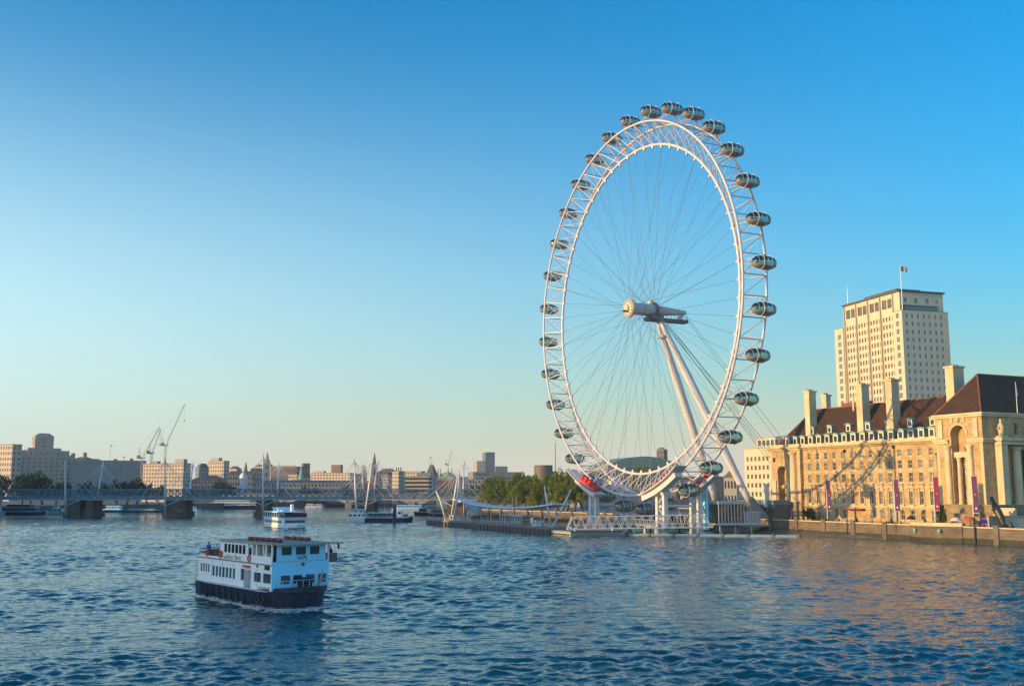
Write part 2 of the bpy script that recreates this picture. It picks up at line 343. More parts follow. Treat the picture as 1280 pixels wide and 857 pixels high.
# ================================================================ SETTING: river, banks
FER = (-27.015 - 10.0 * .63, 116.35 + 10.0 * .777); FH = math.atan2(-.777, .63)      # near ferry: middle of hull, heading
def smooth_noise(X, Y, sc, seed, n=10):
    r = np.random.default_rng(seed); z = np.zeros_like(X)
    for i in range(n):
        a = r.uniform(0, 2 * pi); k = 2 * pi / (sc * r.uniform(.6, 1.8)); z += np.sin(k * (X * cos(a) + Y * sin(a)) + r.uniform(0, 6.28))
    return z / sqrt(n / 2)
def river():
    ny = 1400; nx = 900; r = (3000 / 45) ** (1 / (ny - 1))
    Yr = 45 * r ** np.arange(ny); T = np.linspace(-.75, .75, nx)
    Y = np.repeat(Yr[:, None], nx, 1); X = Yr[:, None] * T[None]
    cell = np.maximum(Yr * 1.5 / nx, Yr * (r - 1) * .8)[:, None]
    Z = np.zeros_like(X); g = np.random.default_rng(3); N = 110
    patch = 1.0 + .3 * smooth_noise(X, Y * .55, 60, 5) + .15 * smooth_noise(X, Y, 17, 6)
    patch = np.clip(patch, .35, 1.9)
    wob = smooth_noise(X, Y, 35, 9) * 1.6
    for i in range(N):
        lam = .42 * (5.0 / .42) ** (g.uniform() ** 1.1); a = pi / 2 + g.normal(0, .75); k = 2 * pi / lam
        s = .225 / sqrt(N / 2) * (1.1 if lam < 1.5 else 1.0)
        fade = np.clip(lam / (cell * 3.2) - .6, 0, 1)
        ph = k * (X * cos(a) + Y * sin(a)) + g.uniform(0, 6.28) + wob * g.uniform(.2, 1.2)
        w = np.sin(ph); w = w + .28 * np.sin(2 * ph + 1.2)
        Z += s / k * w * fade
    Z *= patch
    # ferry wake
    dx, dy = X - FER[0], Y - FER[1]; xi = -(dx * cos(FH) + dy * sin(FH)); et = -dx * sin(FH) + dy * cos(FH)
    behind = np.clip((xi + 10) / 12, 0, 1) * np.exp(-np.clip(xi, 0, None) / 70)
    for c in (-1, 1):
        dd = c * et - (4.0 + .30 * (xi + 9)); Z += .30 * behind * np.exp(-(dd / 1.5) ** 2) * (1 + .4 * np.sin(xi * 1.3 + et)) - .16 * behind * np.exp(-((dd + 3) / 1.8) ** 2)
    calm = 1 - .55 * np.exp(-(et / 5.0) ** 2) * np.clip((xi - 9) / 10, 0, 1) * np.exp(-np.clip(xi, 0, None) / 60)
    Z *= calm
    me = bpy.data.meshes.new('river'); nv = nx * ny
    me.vertices.add(nv); me.vertices.foreach_set('co', np.stack([X, Y, Z], 2).astype(np.float32).ravel())
    i = (np.arange(ny - 1)[:, None] * nx + np.arange(nx - 1)[None]).ravel()
    q = np.stack([i, i + 1, i + nx + 1, i + nx], 1).astype(np.int32)
    nf = len(q); me.loops.add(nf * 4); me.loops.foreach_set('vertex_index', q.ravel())
    me.polygons.add(nf); me.polygons.foreach_set('loop_start', np.arange(nf, dtype=np.int32) * 4); me.polygons.foreach_set('loop_total', np.full(nf, 4, np.int32))
    me.polygons.foreach_set('use_smooth', np.ones(nf, bool)); me.update(calc_edges=True)
    m = bpy.data.materials.new('river_water'); m.use_nodes = True; n = m.node_tree.nodes; l = m.node_tree.links; p = n['Principled BSDF']
    p.inputs['Specular Tint'].default_value = (.5, .94, .97, 1); p.inputs['Base Color'].default_value = (.005, .07, .085, 1); p.inputs['Roughness'].default_value = .045; p.inputs['IOR'].default_value = 1.4
    tc = n.new('ShaderNodeTexCoord'); mp = n.new('ShaderNodeMapping'); mp.inputs['Scale'].default_value = (.55, 1, 1); l.new(tc.outputs['Object'], mp.inputs[0])
    h = None
    for sc, amp in ((.3, .34), (.9, .12), (2.6, .02)):
        t = n.new('ShaderNodeTexNoise'); t.inputs['Scale'].default_value = sc; t.inputs['Detail'].default_value = 3; t.inputs['Roughness'].default_value = .6; t.inputs['Distortion'].default_value = .6
        l.new(mp.outputs[0], t.inputs['Vector'])
        mu = n.new('ShaderNodeMath'); mu.operation = 'MULTIPLY'; mu.inputs[1].default_value = amp; l.new(t.outputs['Fac'], mu.inputs[0])
        if h is None: h = mu
        else:
            ad = n.new('ShaderNodeMath'); l.new(h.outputs[0], ad.inputs[0]); l.new(mu.outputs[0], ad.inputs[1]); h = ad
    b = n.new('ShaderNodeBump'); b.inputs['Strength'].default_value = 1; b.inputs['Distance'].default_value = 1.0
    l.new(h.outputs[0], b.inputs['Height']); l.new(b.outputs[0], p.inputs['Normal'])
    me.materials.append(m); struct(link('river', me))
river()
struct(MB().add([(-30000, -30000, -6), (30000, -30000, -6), (30000, 30000, -6), (-30000, 30000, -6)], [(0, 1, 2, 3)]).build('river_bed', M['mud']))
# north bank and east bank ground
NB = [(-175, -60), (-178, 150), (-215, 330), (-300, 500), (-318, 545), (-300, 600), (-255, 650), (-205, 765), (-140, 885), (-60, 1010), (100, 1130), (420, 1230), (1500, 1300), (2500, 9000), (-9000, 9000), (-9000, -60)]
struct(MB().prism(NB, -5, 4.2).build('north_bank_ground', M['ground']))
def wallpt(b):                                    # face of the river wall: bends a little riverwards downstream
    return 36.2 if b < 35 else 36.2 - (b - 35) * .085
EB = [riv(36.9, -230)[:2], riv(36.9, 35)[:2], riv(24.6, 180)[:2], (-12, 520), (-22, 600), (-8, 680), (30, 770), (110, 860), (330, 960), (1200, 1050), (2500, 1100), (2500, 60), riv(400, -230)[:2]]
struct(MB().prism(EB[::-1], -5, 3.2).build('promenade', M['paving']))
t = MB(); NP = 60
def shore(b): return 4.2 * max(0, min(1, (b + 66) / 22)) * max(0, min(1, (38 - b) / 25)) + .5 * (1 + sin(b * .7)) * (b > -60)
bs = [-130 + i * 3 for i in range(70)]
vs = []; fs = []
for i, b in enumerate(bs):
    s_ = shore(b); vs += [riv(36.4, b, .25 + .20 * s_ + .12 * sin(b * 1.7)), riv(36.2 - s_ * .5, b, .12 + .09 * s_ + .1 * sin(b * 2.3)), riv(36.1 - s_ * 1.25, b, -.6)]
    if i: k = i * 3; fs += [(k - 3, k, k + 1, k - 2), (k - 2, k + 1, k + 2, k - 1)]
struct(t.add(vs, fs).build('foreshore', M['mud']))

# embankment wall: panels with piers, coping, algae band; curved bastion upstream
def river_wall(name, label, b0, b1, step, lamp=True):
    t = thing(name, label, 'river wall', riv(0, 0), AZ)
    w = MB(); al = MB(); cp = MB(); pr = MB()
    b = b0
    while b < b1 - .1:
        e = min(b + step, b1); a0, a1 = wallpt(b), wallpt(e)
        w.hexa([(a0, b, 1.35), (a0, e, 1.35), (a0 + .9, e, 1.35), (a0 + .9, b, 1.35), (a0 + .15, b, 3.95), (a1 + .15, e, 3.95), (a1 + .75, e, 3.95), (a0 + .75, b, 3.95)])
        al.hexa([(a0 - .15, b, -1.5), (a1 - .15, e, -1.5), (a1 + .9, e, -1.5), (a0 + .9, b, -1.5), (a0 - .02, b, 1.35), (a1 - .02, e, 1.35), (a1 + .9, e, 1.35), (a0 + .9, b, 1.35)])
        cp.hexa([(a0 - .05, b, 3.953), (a1 - .05, e, 3.953), (a1 + .95, e, 3.953), (a0 + .95, b, 3.953), (a0 - .02, b, 4.22), (a1 - .02, e, 4.22), (a1 + .92, e, 4.22), (a0 + .92, b, 4.22)])
        pr.box(a0 - .32, a0 + 1.0, b - .75, b + .75, -1.5, 4.45).box(a0 - .45, a0 + 1.1, b - .9, b + .9, 4.453, 4.7)
        b = e
    w.build('stone_face', M['wall_stone'], t); al.build('algae_band', M['algae'], t); cp.build('coping', M['stone_s'], t); pr.build('pier', M['wall_stone'], t)
    return t
river_wall('embankment_wall', 'long granite river wall with a lit coping running in front of the long stone palace', -126, 30, 12)
river_wall('embankment_wall', 'low stone river wall behind the floating pier, below the row of sunlit trees', 31, 182, 12)
# bastion in front of the palace steps
t = thing('wall_bastion', 'curved stone bastion bulging from the river wall, with green mooring heads', 'bastion', riv(36, -83.5), AZ)
arc = [(-3.0 * sin(pi * i / 14) , -8.5 + 17 * i / 14) for i in range(15)]
MB().prism([(x - .1, y) for x, y in arc] + [(.2, 8.5), (.2, -8.5)], -1.5, 1.2).build('algae_band', M['algae'], t)
MB().prism([(x, y) for x, y in arc] + [(.2, 8.5), (.2, -8.5)], 1.2, 4.1).build('stone_face', M['wall_stone'], t)
MB().prism([(x - .25, y) for x, y in arc] + [(.2, 8.7), (.2, -8.7)], 4.1, 4.4).prism([(x * .96, y) for x, y in arc] + [(.2, 8.5), (.2, -8.5)], 4.4, 4.95).build('coping', M['stone_s'], t)
def lion_head(a, b):
    h = MB().lathe([(.05, -.35), (.42, -.2), (.5, 0), (.42, .1)], (0, 0, 0), 10, 'x')
    h.path([(-.28 + 0, .3 * cos(x), -.45 + .38 * sin(x)) for x in [2 * pi * i / 12 for i in range(12)]], .06, 5, True)
    return h.mesh('mooring_head', M['copper'])
lh = lion_head(0, 0)
for (x, y) in ((-2.75, 4.2), (-2.75, -3.8)): link('mooring_head', lh, t, (x, y, 3.0))

# ================================================================ THE WHEEL
HUBZ, RC, RO, RI, PH = 71.25, 64.0, 59.8, 53.0, .3546
wheel = thing('observation_wheel', 'giant white cantilevered observation wheel with glass capsules standing at the river edge', 'ferris wheel', riv(0, 0), AZ)
hubc = (0, 0, HUBZ)
rim = MB().path([(.3, RI * sin(2 * pi * i / 128), RI * cos(2 * pi * i / 128)) for i in range(128)], .45, 8, True).build('rim', M['steelw'], wheel, hubc, smooth=True)
for a in (-4, 4):
    MB().path([(a, RO * sin(2 * pi * i / 128), RO * cos(2 * pi * i / 128)) for i in range(128)], .36, 8, True).build('outer_chord', M['steelw'], rim, smooth=True)
dA = 2 * pi / 64
def P_(a, r, k): return (a, r * sin(k * dA), r * cos(k * dA))
br = MB()
for a in (-4, 4):
    br.tube(P_(.3, RI, 0), P_(a, RO, 0), .17, 5); br.tube(P_(.3, RI, 0), P_(a, RO, 1), .1, 5); br.tube(P_(.3, RI, 1), P_(a, RO, 0), .1, 5) if a < 0 else None
br.tube(P_(-4, RO, 0), P_(4, RO, 0), .18, 5); br.tube(P_(-4, RO, 0), P_(4, RO, 1), .1, 5)
br.lathe([(.34, RI - 1.2), (.46, RI - .95), (.46, RI - .35)], (.3, 0, 0), 6)
brm = br.mesh('bracing', M['steelw'])
for k in range(64):
    o = link('bracing', brm, rim); o.rotation_euler = (-k * dA, 0, 0)
# hub, spindle
hub = MB().lathe([(1.95, -2.6), (1.95, 6.2)], n=24, axis='x').build('hub', M['hubgrey'], wheel, hubc, smooth=False)
fl = MB().lathe([(1.2, -3.9), (2.9, -3.7), (3.05, -3.2), (2.9, -2.6), (2.0, -2.4)], n=32, axis='x')
for i in range(16):
    x = 2 * pi * i / 16; fl.lathe([(.28, -4.15), (.28, -3.4)], (0, 2.45 * sin(x), 2.45 * cos(x)), 6, 'x')
fl.build('flange', M['gold'], hub)
MB().lathe([(2.0, 5.6), (2.6, 5.8), (2.6, 6.5), (2.0, 6.7)], n=32, axis='x').build('flange', M['dgrey'], hub)
MB().lathe([(1.15, -4.6), (1.15, -3.8)], n=16, axis='x').build('hub_cap', M['gold'], hub)
MB().box(-5.6, -3.0, -.5, .5, -1.25, -.75).build('access_step', M['black'], hub)
MB().lathe([(.2, -.9), (1.0, -.8), (1.15, .6), (.9, .9)], (4.9, 0, 2.3), 12).build('bearing_cap', M['gold'], hub)
sp = MB().lathe([(1.75, 6.5), (1.5, 10), (.75, 18.2), (.5, 18.6)], n=20, axis='x').build('spindle', M['hubgrey'], wheel, hubc, smooth=True)
wk = MB().box(3.0, 18.6, -1.4, 1.4, -3.6, -2.5).box(4.2, 8.5, -1.9, 1.9, -3.2, -1.4); wk.build('service_gantry', M['dgrey'], wheel, hubc)
for x in (9, 12, 15, 18.3):
    for y in (-1.3, 1.3): MB().tube((x, y, -2.5), (x, y, -.9 + (.35 if x < 13 else 0)), .09, 5).build('gantry_post', M['steelw'], wheel, hubc)
MB().box(15.6, 16.6, -.7, .7, -2.5, -1.2).build('gantry_cabinet', M['steelw'], wheel, hubc)
MB().box(16.4, 17.2, -.6, .6, -1.4, -1.0).build('drive_housing', M['red'], wheel, hubc)
# legs
def leg(foot_a, foot_b, ty):
    top = Vector((7.6, ty, HUBZ - 2.4)); ft = Vector((foot_a, foot_b, 3.2)); d = ft - top; pts = []; rr = []
    for q, r in ((0, .55), (.06, .85), (.3, 1.35), (.6, 1.45), (.85, 1.15), (.93, .95)): pts.append(top + d * q); rr.append(r)
    o = MB().path(pts, rr, 16).build('leg', M['white'], wheel, smooth=True)
    a = top + d * .90
    b = MB(); lo = ft; s = d.normalized()
    b.hexa([(lo.x - 2.4, lo.y - 2.6, 3.15), (lo.x + 3.4, lo.y - 2.6, 3.15), (lo.x + 3.4, lo.y + 2.6, 3.15), (lo.x - 2.4, lo.y + 2.6, 3.15),
            (a.x - 1.1, a.y - 1.0, a.z + .4), (a.x + .8, a.y - 1.0, a.z + 1.4), (a.x + .8, a.y + 1.0, a.z + 1.4), (a.x - 1.1, a.y + 1.0, a.z + .4)])
    b.build('leg_base', M['conc'], o)
leg(39.6, -8.0, -.6); leg(39.6, 12.0, .6)
MB().tube((8.8, -1.6, HUBZ - 8.5), (8.8, 1.9, HUBZ - 8.5), .5, 8).build('leg_brace', M['gold'], wheel)
# spoke cables: every one its own part
for k in range(64):
    a0 = (-3.0, 6.1)[k % 2]; t0 = k * dA + (.35 if k % 4 < 2 else -.35)
    MB().tube((a0, 2.6 * sin(t0), 2.6 * cos(t0)), P_(.3, RI - 1.2, k), .045, 4).build('spoke_cable', M['cable'], wheel, hubc)
for k in range(16):
    t0 = (k * 4 + 1) * dA + (1.35 if k % 2 else -1.35)
    MB().tube((1.5, 1.9 * sin(t0), 1.9 * cos(t0)), P_(.3, RI - .9, k * 4 + 1), .05, 4).build('rotation_cable', M['cable'], wheel, hubc)
for (a0, b0, z0, a1, b1) in ((9.2, -.7, 68.6, 79, 4), (9.2, .7, 68.6, 79, 9), (9.6, -.3, 68.6, 77, 5), (9.6, .3, 68.6, 77, 10), (18.3, -.5, 70.3, 88, 5), (18.3, .5, 70.3, 88, 10)):
    MB().tube((a0, b0, z0), (a1, b1, 3.2), .085 if a0 < 12 else .06, 5).build('backstay_cable', M['cable'], wheel)
# capsules
def ell(n, rows, ax, by, cz, th0, th1):
    mb = MB(); vs = []; fs = []
    for i in range(rows + 1):
        t = -pi / 2 + pi * i / rows; xx = ax * sin(t); rr = cos(t) ** .62
        for j in range(n + 1):
            a = th0 + (th1 - th0) * j / n; vs.append((xx, by * rr * cos(a), cz * rr * sin(a)))
    for i in range(rows):
        for j in range(n): k = i * (n + 1) + j; fs.append((k, k + 1, k + n + 2, k + n + 1))
    return mb.add(vs, fs)
shell_m = ell(20, 14, 4.0, 2.05, 2.05, R(-34), R(214)).mesh('glass_shell', M['capglass'], True)
pan = ell(12, 14, 4.02, 2.08, 2.08, R(-146), R(-34)); pan.box(-3.2, 3.2, -1.5, 1.5, -1.2, -1.08); pan_m = pan.mesh('floor_pan', mat('bronze_grey_panel', (.2, .17, .145), .45, var=.2), True)
rg = MB()
rng_m = MB().path([(0, 2.16 * sin(2 * pi * i / 28), 2.16 * cos(2 * pi * i / 28)) for i in range(28)], .1, 6, True).mesh('mounting_ring', M['steelw'], True)
fr = MB()
for xx in (-2.9, 0, 2.9):
    rr = 2.07 * (1 - (xx / 4.0) ** 2) ** .31
    fr.path([(xx, rr * cos(a), rr * sin(a)) for a in [R(-22) + R(224) * i / 14 for i in range(15)]], .045, 4)
for a in (R(-30), R(90), R(210)):
    fr.path([(x, 2.08 * (1 - (x / 4.02) ** 2) ** .31 * cos(a), 2.08 * (1 - (x / 4.02) ** 2) ** .31 * sin(a)) for x in [-3.8 + 7.6 * i / 12 for i in range(13)]], .05, 4)
frm = fr.mesh('window_frame', M['steelw'])
be = MB().box(-1.3, 1.3, -.35, .35, -1.08, -.6); be_m = be.mesh('bench', M['brown'])
mts = []
for a in (-1.45, 1.45):
    mt = MB(); mts.append(mt)
    mt.tube((a * 2.75, 0, RO - RC), (a, 0, -2.1), .2, 6); 
    mt.tube((a * 2.75, 1.8, RO - RC), (a, .9, -1.95), .13, 5); mt.tube((a * 2.75, -1.8, RO - RC), (a, -.9, -1.95), .13, 5)
mts = [q.mesh('capsule_mount', M['steelw']) for q in mts]
for k in range(32):
    t = PH + k * 2 * pi / 32
    p = (0, -RC * sin(t), HUBZ + RC * cos(t))
    c = link('capsule', pan_m, wheel, p); c.scale = (.93, .93, .93)
    link('glass_shell', shell_m, c); link('window_frame', frm, c); link('bench', be_m, c)
    for a in (-1.45, 1.45): link('mounting_ring', rng_m, c, (a, 0, 0))
    for q in mts:
        o = link('capsule_mount', q, rim, (0, -RC * sin(t), RC * cos(t))); o.rotation_euler = (t, 0, 0)

# ================================================================ BOARDING PLATFORM, TOWERS, PIER
def arc_pt(t, r, a): return (a, -r * sin(t), HUBZ - r * cos(t))       # angle from the bottom, + upstream (near)
def arc_box(mb, t0, t1, r0, r1, a0, a1, n=10):
    for i in range(n):
        u, v = t0 + (t1 - t0) * i / n, t0 + (t1 - t0) * (i + 1) / n
        f = lambda tt, rr, aa: (aa, rr * sin(tt), HUBZ - rr * cos(tt))
        mb.hexa([f(u, r1, a0), f(v, r1, a0), f(v, r1, a1), f(u, r1, a1), f(u, r0, a0), f(v, r0, a0), f(v, r0, a1), f(u, r0, a1)])
    return mb
def restraint(label, sgn, b0):
    t = thing('restraint_tower', label, 'drive tower', riv(0, 0), AZ, 'restraint towers under the wheel')
    for bb in (b0 - 1.8, b0 + 1.8):
        MB().taper(-5.8, bb, .8, .7, -3, .65, .55, 11.6).taper(-5.8, bb, .85, .75, 11.6, 1.3, .9, 12.6).build('leg', M['white'], t)
        MB().taper(6.4, bb, .8, .7, -3, .7, .6, 12.4).build('leg', M['white'], t)
    c = MB()
    for z in (4.5, 8.0):
        c.box(-6.0, -5.6, b0 - 1.5, b0 + 1.5, z, z + .5)
        c.tube((-5.8, b0 - 1.6, z - 3.0), (-5.8, b0 + 1.6, z - .1), .16, 5)
    c.tube((-5.8, b0 + 1.6, 9), (-5.8, b0 - 1.6, 12.3), .2, 5)
    c.box(-6.3, 5.7, b0 - .3, b0 + .3, 8.2, 8.9); c.build('cross_brace', M['white'], t)
    s0, s1 = (R(14), R(31)) if sgn > 0 else (R(-31), R(-15))
    if sgn > 0:      # far side, downstream
        crs = [arc_box(MB(), R(15), R(28), 61.0, 62.5, -8.0, -5.8), arc_box(MB(), R(15), R(29), 61.0, 63.2, 5.6, 8.2)]
    else:
        crs = [arc_box(MB(), R(-30), R(-12), 61.2, 62.7, -8.0, -5.6), arc_box(MB(), R(-30), R(-13), 61.2, 62.5, 5.4, 7.4)]
    for cr in crs: cr.build('drive_cradle', M['white'], t)
    cp = MB(); arc_box(cp, s0 - .03, s1 + .03, 60.7, 61.0, -9.1, -5.2); cp.build('cradle_rail', M['steelw'], t)
    g = MB(); n = 9
    for i in range(n + 1):
        tt = s0 + (s1 - s0) * i / n; g.tube((-9.0, 61 * sin(tt), HUBZ - 61 * cos(tt)), (-9.0, 59.6 * sin(tt), HUBZ - 59.6 * cos(tt)), .07, 4)
    g.path([(-9.0, 59.6 * sin(s0 + (s1 - s0) * i / 12), HUBZ - 59.6 * cos(s0 + (s1 - s0) * i / 12)) for i in range(13)], .08, 4)
    g.build('guard_rail', M['steelw'], t)
    if sgn > 0: spots = [(16.2, 1.5, 1.2), (18.6, 2.6, 2.2), (21.0, 2.4, 2.6), (23.6, 1.8, 1.6)]
    else: spots = [(-21, 1.1, .9), (-25.5, .9, 1.2)]
    for dg, w, h in spots:
        tt = R(dg); m = MB(); y, z = 60.4 * sin(tt), HUBZ - 60.4 * cos(tt)
        m.lathe([(.3, -.9), (w * .55, -.8), (w * .55, .6), (w * .3, .9)], (-7.3, y, z + .3), 12, 'y')
        m.box(-8.6, -5.8, y - w * .5, y + w * .5, z - .4, z + h * .75); m.lathe([(w * .3, 0), (w * .34, h * .9), (.2, h * 1.05)], (-7.4, y + .2, z + .3), 10)
        m.build('drive_motor', M['red'], t)
        if sgn < 0: MB().box(5.8, 8, y - w, y + w * .6, z - .3, z + h).build('drive_motor', M['red'], t)
    return t
restraint('white twin-legged drive tower with a cluster of red motors below the far rim', 1, 20)
restraint('white twin-legged drive tower with a broad sloping trough below the near rim', -1, -20.5)
# boarding platform between the towers
bp = thing('boarding_platform', 'low grey boarding platform with glass screens directly under the wheel', 'platform', riv(0, 0), AZ)
MB().box(-6.0, 18, -17, 15, 2.4, 3.0).build('deck', M['conc'], bp)
MB().box(-5.9, 36, -17, -12, 1.8, 2.398).box(4, 36.5, 8, 14, 2.0, 2.398).build('deck_beam', M['grey'], bp)
sc = MB(); ra = MB()
for i in range(17):
    y = -16.5 + i * 2; ra.tube((-5.9, y, 3), (-5.9, y, 4.3), .06, 4); ra.tube((9, y, 3), (9, y, 5.6), .09, 4)
ra.path([(-5.9, -16.5, 4.3), (-5.9, 15, 4.3)], .07, 4); ra.path([(9, -16.5, 5.6), (9, 15.5, 5.6)], .09, 4); ra.path([(9, -16.5, 7.6), (9, 15.5, 7.6)], .14, 5)
ra.build('railing', M['steelw'], bp)
MB().box(9.05, 9.12, -16.4, 15.4, 3.1, 5.5).build('glass_screen', M['clearglass'], bp)
for y in (-15, -9, -3, 3, 9, 14):
    MB().tube((-4.5, y, -4), (-4.5, y, 2.4), .35, 8).build('pile', M['steelw'], bp)
    MB().tube((12, y, -4), (12, y, 2.4), .35, 8).build('pile', M['grey'], bp)
st = MB()
for y0 in (-14, -6, 2, 10):
    st.tube((9.5, y0, 7.6), (9.5, y0 + 4, 3), .12, 5); st.tube((9.5, y0 + 8, 7.6), (9.5, y0 + 4, 3), .12, 5)
st.build('truss', M['steelw'], bp)
# glazed pavilion on its own deck
kp = thing('glass_pavilion', 'glazed pavilion with a flat white roof on a stilted deck beside the wheel leg', 'pavilion', riv(15, -21), AZ)
# built square on to the river wall: x to land, y downstream
MB().box(-5.5, 11.5, -4.5, 4.2, 2.9, 3.4).build('deck', M['steelw'], kp)
MB().box(-3.6, 6.4, -3.8, 3.6, 9.1, 9.6).box(-3.9, 6.7, -4.1, 3.9, 9.603, 9.8).build('roof', M['white'], kp)
MB().box(-3.2, 6.0, -3.3, 3.2, 3.4, 9.1).build('glazing', M['clearglass'], kp)
MB().box(.5, 5.7, -1.2, 3.0, 3.41, 8.6).build('core', M['mud'], kp)
for i in range(9):
    x = -3.3 + i * 1.17
    for y in (-3.45, 3.45): MB().box(x - .1, x + .1, y - .12, y + .12, 3.4, 9.1).build('mullion', M['white'], kp)
MB().hexa([(-6.4, -1.5, 1.5), (-5.4, -1.5, 1.5), (-5.4, 3.2, 1.5), (-6.4, 3.2, 1.5), (-6.2, -1.5, 13.5), (-5.6, -1.5, 13.5), (-4.0, 3.2, 10.5), (-6.0, 3.2, 10.5)]).build('wind_screen', M['pblue'], kp)
rl = MB()
for i in range(6):
    x = 6.8 + i * .9; rl.box(x - .16, x + .16, -4.4, -4.2, 3.4, 6.6)
rl.box(6.6, 11.5, -4.45, -4.15, 6.6, 6.85).box(11.2, 11.45, -4.4, 4.1, 3.4, 6.6); rl.build('railing', M['steelw'], kp)
for x in (-3, 2.5, 8.5):
    for y in (-3.6, 3.2): MB().tube((x, y, -3), (x, y, 2.9), .3, 8).build('stilt', M['grey'], kp)
# flat site sheds and hedge bank behind the platform on land
t = thing('site_building', 'low dark flat-roofed cabin with a blue band behind the pavilion', 'building', riv(47, -4), AZ)
MB().box(-3, 5, -6, 22, 3.2, 8.4).build('wall', M['dgrey'], t); MB().box(-3.4, 5.4, -6.4, 22.4, 8.4, 9.9).build('roof', mat('blue_fascia', (.1, .17, .23), .5), t)
wd = MB()
for i in range(8): MB().box(-3.08, -2.98, -4.5 + i * 3.2, -2.3 + i * 3.2, 4.6, 7).build('window', M['glassd'], t)

# floating pier
pier = thing('floating_pier', 'long brown fendered floating pier with grey deck and handrails', 'pier', riv(-33.6, 0), AZ)
MB().box(0, 13, -2, 104, -.8, 1.5).build('hull', M['pontoon'], pier)
MB().box(-.15, 13.15, -2.15, 104.15, 1.5, 1.85).build('deck', M['wood'], pier)
fd = MB().box(-.38, -.003, -.22, .22, -.6, 1.5).mesh('fender', M['pontoon'])
for i in range(35): link('fender', fd, pier, (0, -1 + i * 3, 0))
rl = MB()
for i in range(70):
    y = -1.5 + i * 1.5; rl.tube((.35, y, 1.85), (.35, y, 3.0), .05, 4)
for z in (2.4, 3.0): rl.tube((.35, -1.5, z), (.35, 103, z), .05, 4)
for i in range(36):
    y = -1.5 + i * 3; rl.tube((12.6, y, 1.85), (12.6, y, 3.0), .05, 4)
rl.tube((12.6, -1.5, 3.0), (12.6, 103, 3), .05, 4); rl.build('railing', M['steelw'], pier)
# canopy sagging between raking masts
cn = thing('pier_canopy', 'long pale blue canopy sagging between raking white masts on the pier', 'canopy', riv(-33.6, 0, 1.85), AZ)
cv = MB()
cy = [4 + i * (88 - 4) / 16 for i in range(17)]
for i in range(16):
    z = lambda y: 5.2 + 2.3 * ((y - 40) / 46) ** 2 * (1 if y > 40 else 1.2)
    y0, y1 = cy[i], cy[i + 1]
    cv.hexa([(4.5, y0, z(y0)), (10.5, y0, z(y0) - .2), (10.5, y1, z(y1) - .2), (4.5, y1, z(y1)), (4.5, y0, z(y0) + .55), (10.5, y0, z(y0) + .4), (10.5, y1, z(y1) + .4), (4.5, y1, z(y1) + .55)])
cv.build('canopy', mat('pale_canopy', (.42, .5, .56), .5), cn)
pp = MB()
for i in range(10):
    y = 8 + i * 8.4; z = 5.2 + 2.3 * ((y - 40) / 46) ** 2 * (1 if y > 40 else 1.2)
    pp.tube((7.5, y, 0), (7.5, y, z), .12, 6)
pp.build('post', M['steelw'], cn)
kio = MB().box(5.5, 9.5, 28, 46, 0, 2.9); kio.build('shelter_glazing', M['clearglass'], cn)
kf = MB()
for i in range(10):
    for x in (5.45, 9.55): kf.box(x - .06, x + .06, 28 + i * 2 - .08, 28 + i * 2 + .08, 0, 3.0)
kf.box(5.3, 9.7, 27.8, 46.2, 2.9, 3.15); kf.build('shelter_frame', M['steelw'], cn)
def mast(label, pts, r, n=8):
    p0 = pts[0]; t = thing('raking_mast', label, 'mast', p0, 0, 'raking masts of the pier')
    q = [tuple(a - b for a, b in zip(p, p0)) for p in pts]
    MB().path(q, [r] * (len(q) - 1) + [r * .55], n, False).build('mast', M['white'], t, smooth=True)
    MB().lathe([(r * 1.8, -.05), (r * 1.8, .25), (r * 1.2, .5)], (0, 0, 0), 8).build('foot', M['grey'], t)
def mpt(px, py, Y): return at(px, py, Y)
mast('short white mast leaning left at the downstream tip of the pier', [at(557.5, 639, 392)[:2] + (1.85,), at(551, 626, 392), at(545, 613.5, 392)], .42)
mast('tall kinked white mast near the downstream tip of the pier', [at(567, 640, 388)[:2] + (1.85,), at(573, 613, 388), at(574, 588, 388)], .42)
mast('thin white mast leaning left at the upstream end of the canopy', [at(688.5, 655, 326)[:2] + (1.85,), at(684, 630, 326), at(680.5, 607, 326)], .34)
mast('white strut leaning right towards the red motors', [at(691, 656, 324)[:2] + (1.85,), at(714, 611.5, 322)], .42)
for (b, w, h, lab, m) in ((14, 3, 1.9, 'small white equipment cabin on the pier by its upstream end', 'white'), (84, 5, 2.0, 'long white box on the pier deck near the downstream tip', 'steelw'), (64, 2.2, 2.4, 'square brown ticket hut on the pier under the canopy', 'brown')):
    t = thing('deck_cabin', lab, 'cabin', riv(-31, b, 1.85), AZ); MB().box(0, 3, -w / 2, w / 2, .1, h).build('wall', M[m], t); MB().box(-.15, 3.15, -w / 2 - .15, w / 2 + .15, h, h + .18).build('roof', M['grey'], t)
    MB().box(-.06, -.002, -w * .25, w * .15, h * .5, h * .85).build('window', M['glassd'], t)
t = thing('notice_panel', 'blank white square panel on the pier railing', 'sign', riv(-33.1, 11, 1.9), AZ)
MB().box(-.1, 0, -.9, .9, 1.0, 2.8).build('panel', M['white'], t); MB().box(.002, .1, -.7, -.6, 0, 2.5).box(.002, .1, .6, .7, 0, 2.5).build('post', M['grey'], t)
def lifebuoy(label, loc, rz):
    t = thing('lifebuoy_stand', label, 'lifebuoy', loc, rz)
    MB().path([(0, .45 * cos(2 * pi * i / 16), 1.6 + .45 * sin(2 * pi * i / 16)) for i in range(16)], .12, 6, True).build('lifebuoy', M['orange'], t, smooth=True)
    MB().tube((.15, 0, 0), (.15, 0, 2.2), .06, 6).build('post', M['white'], t)
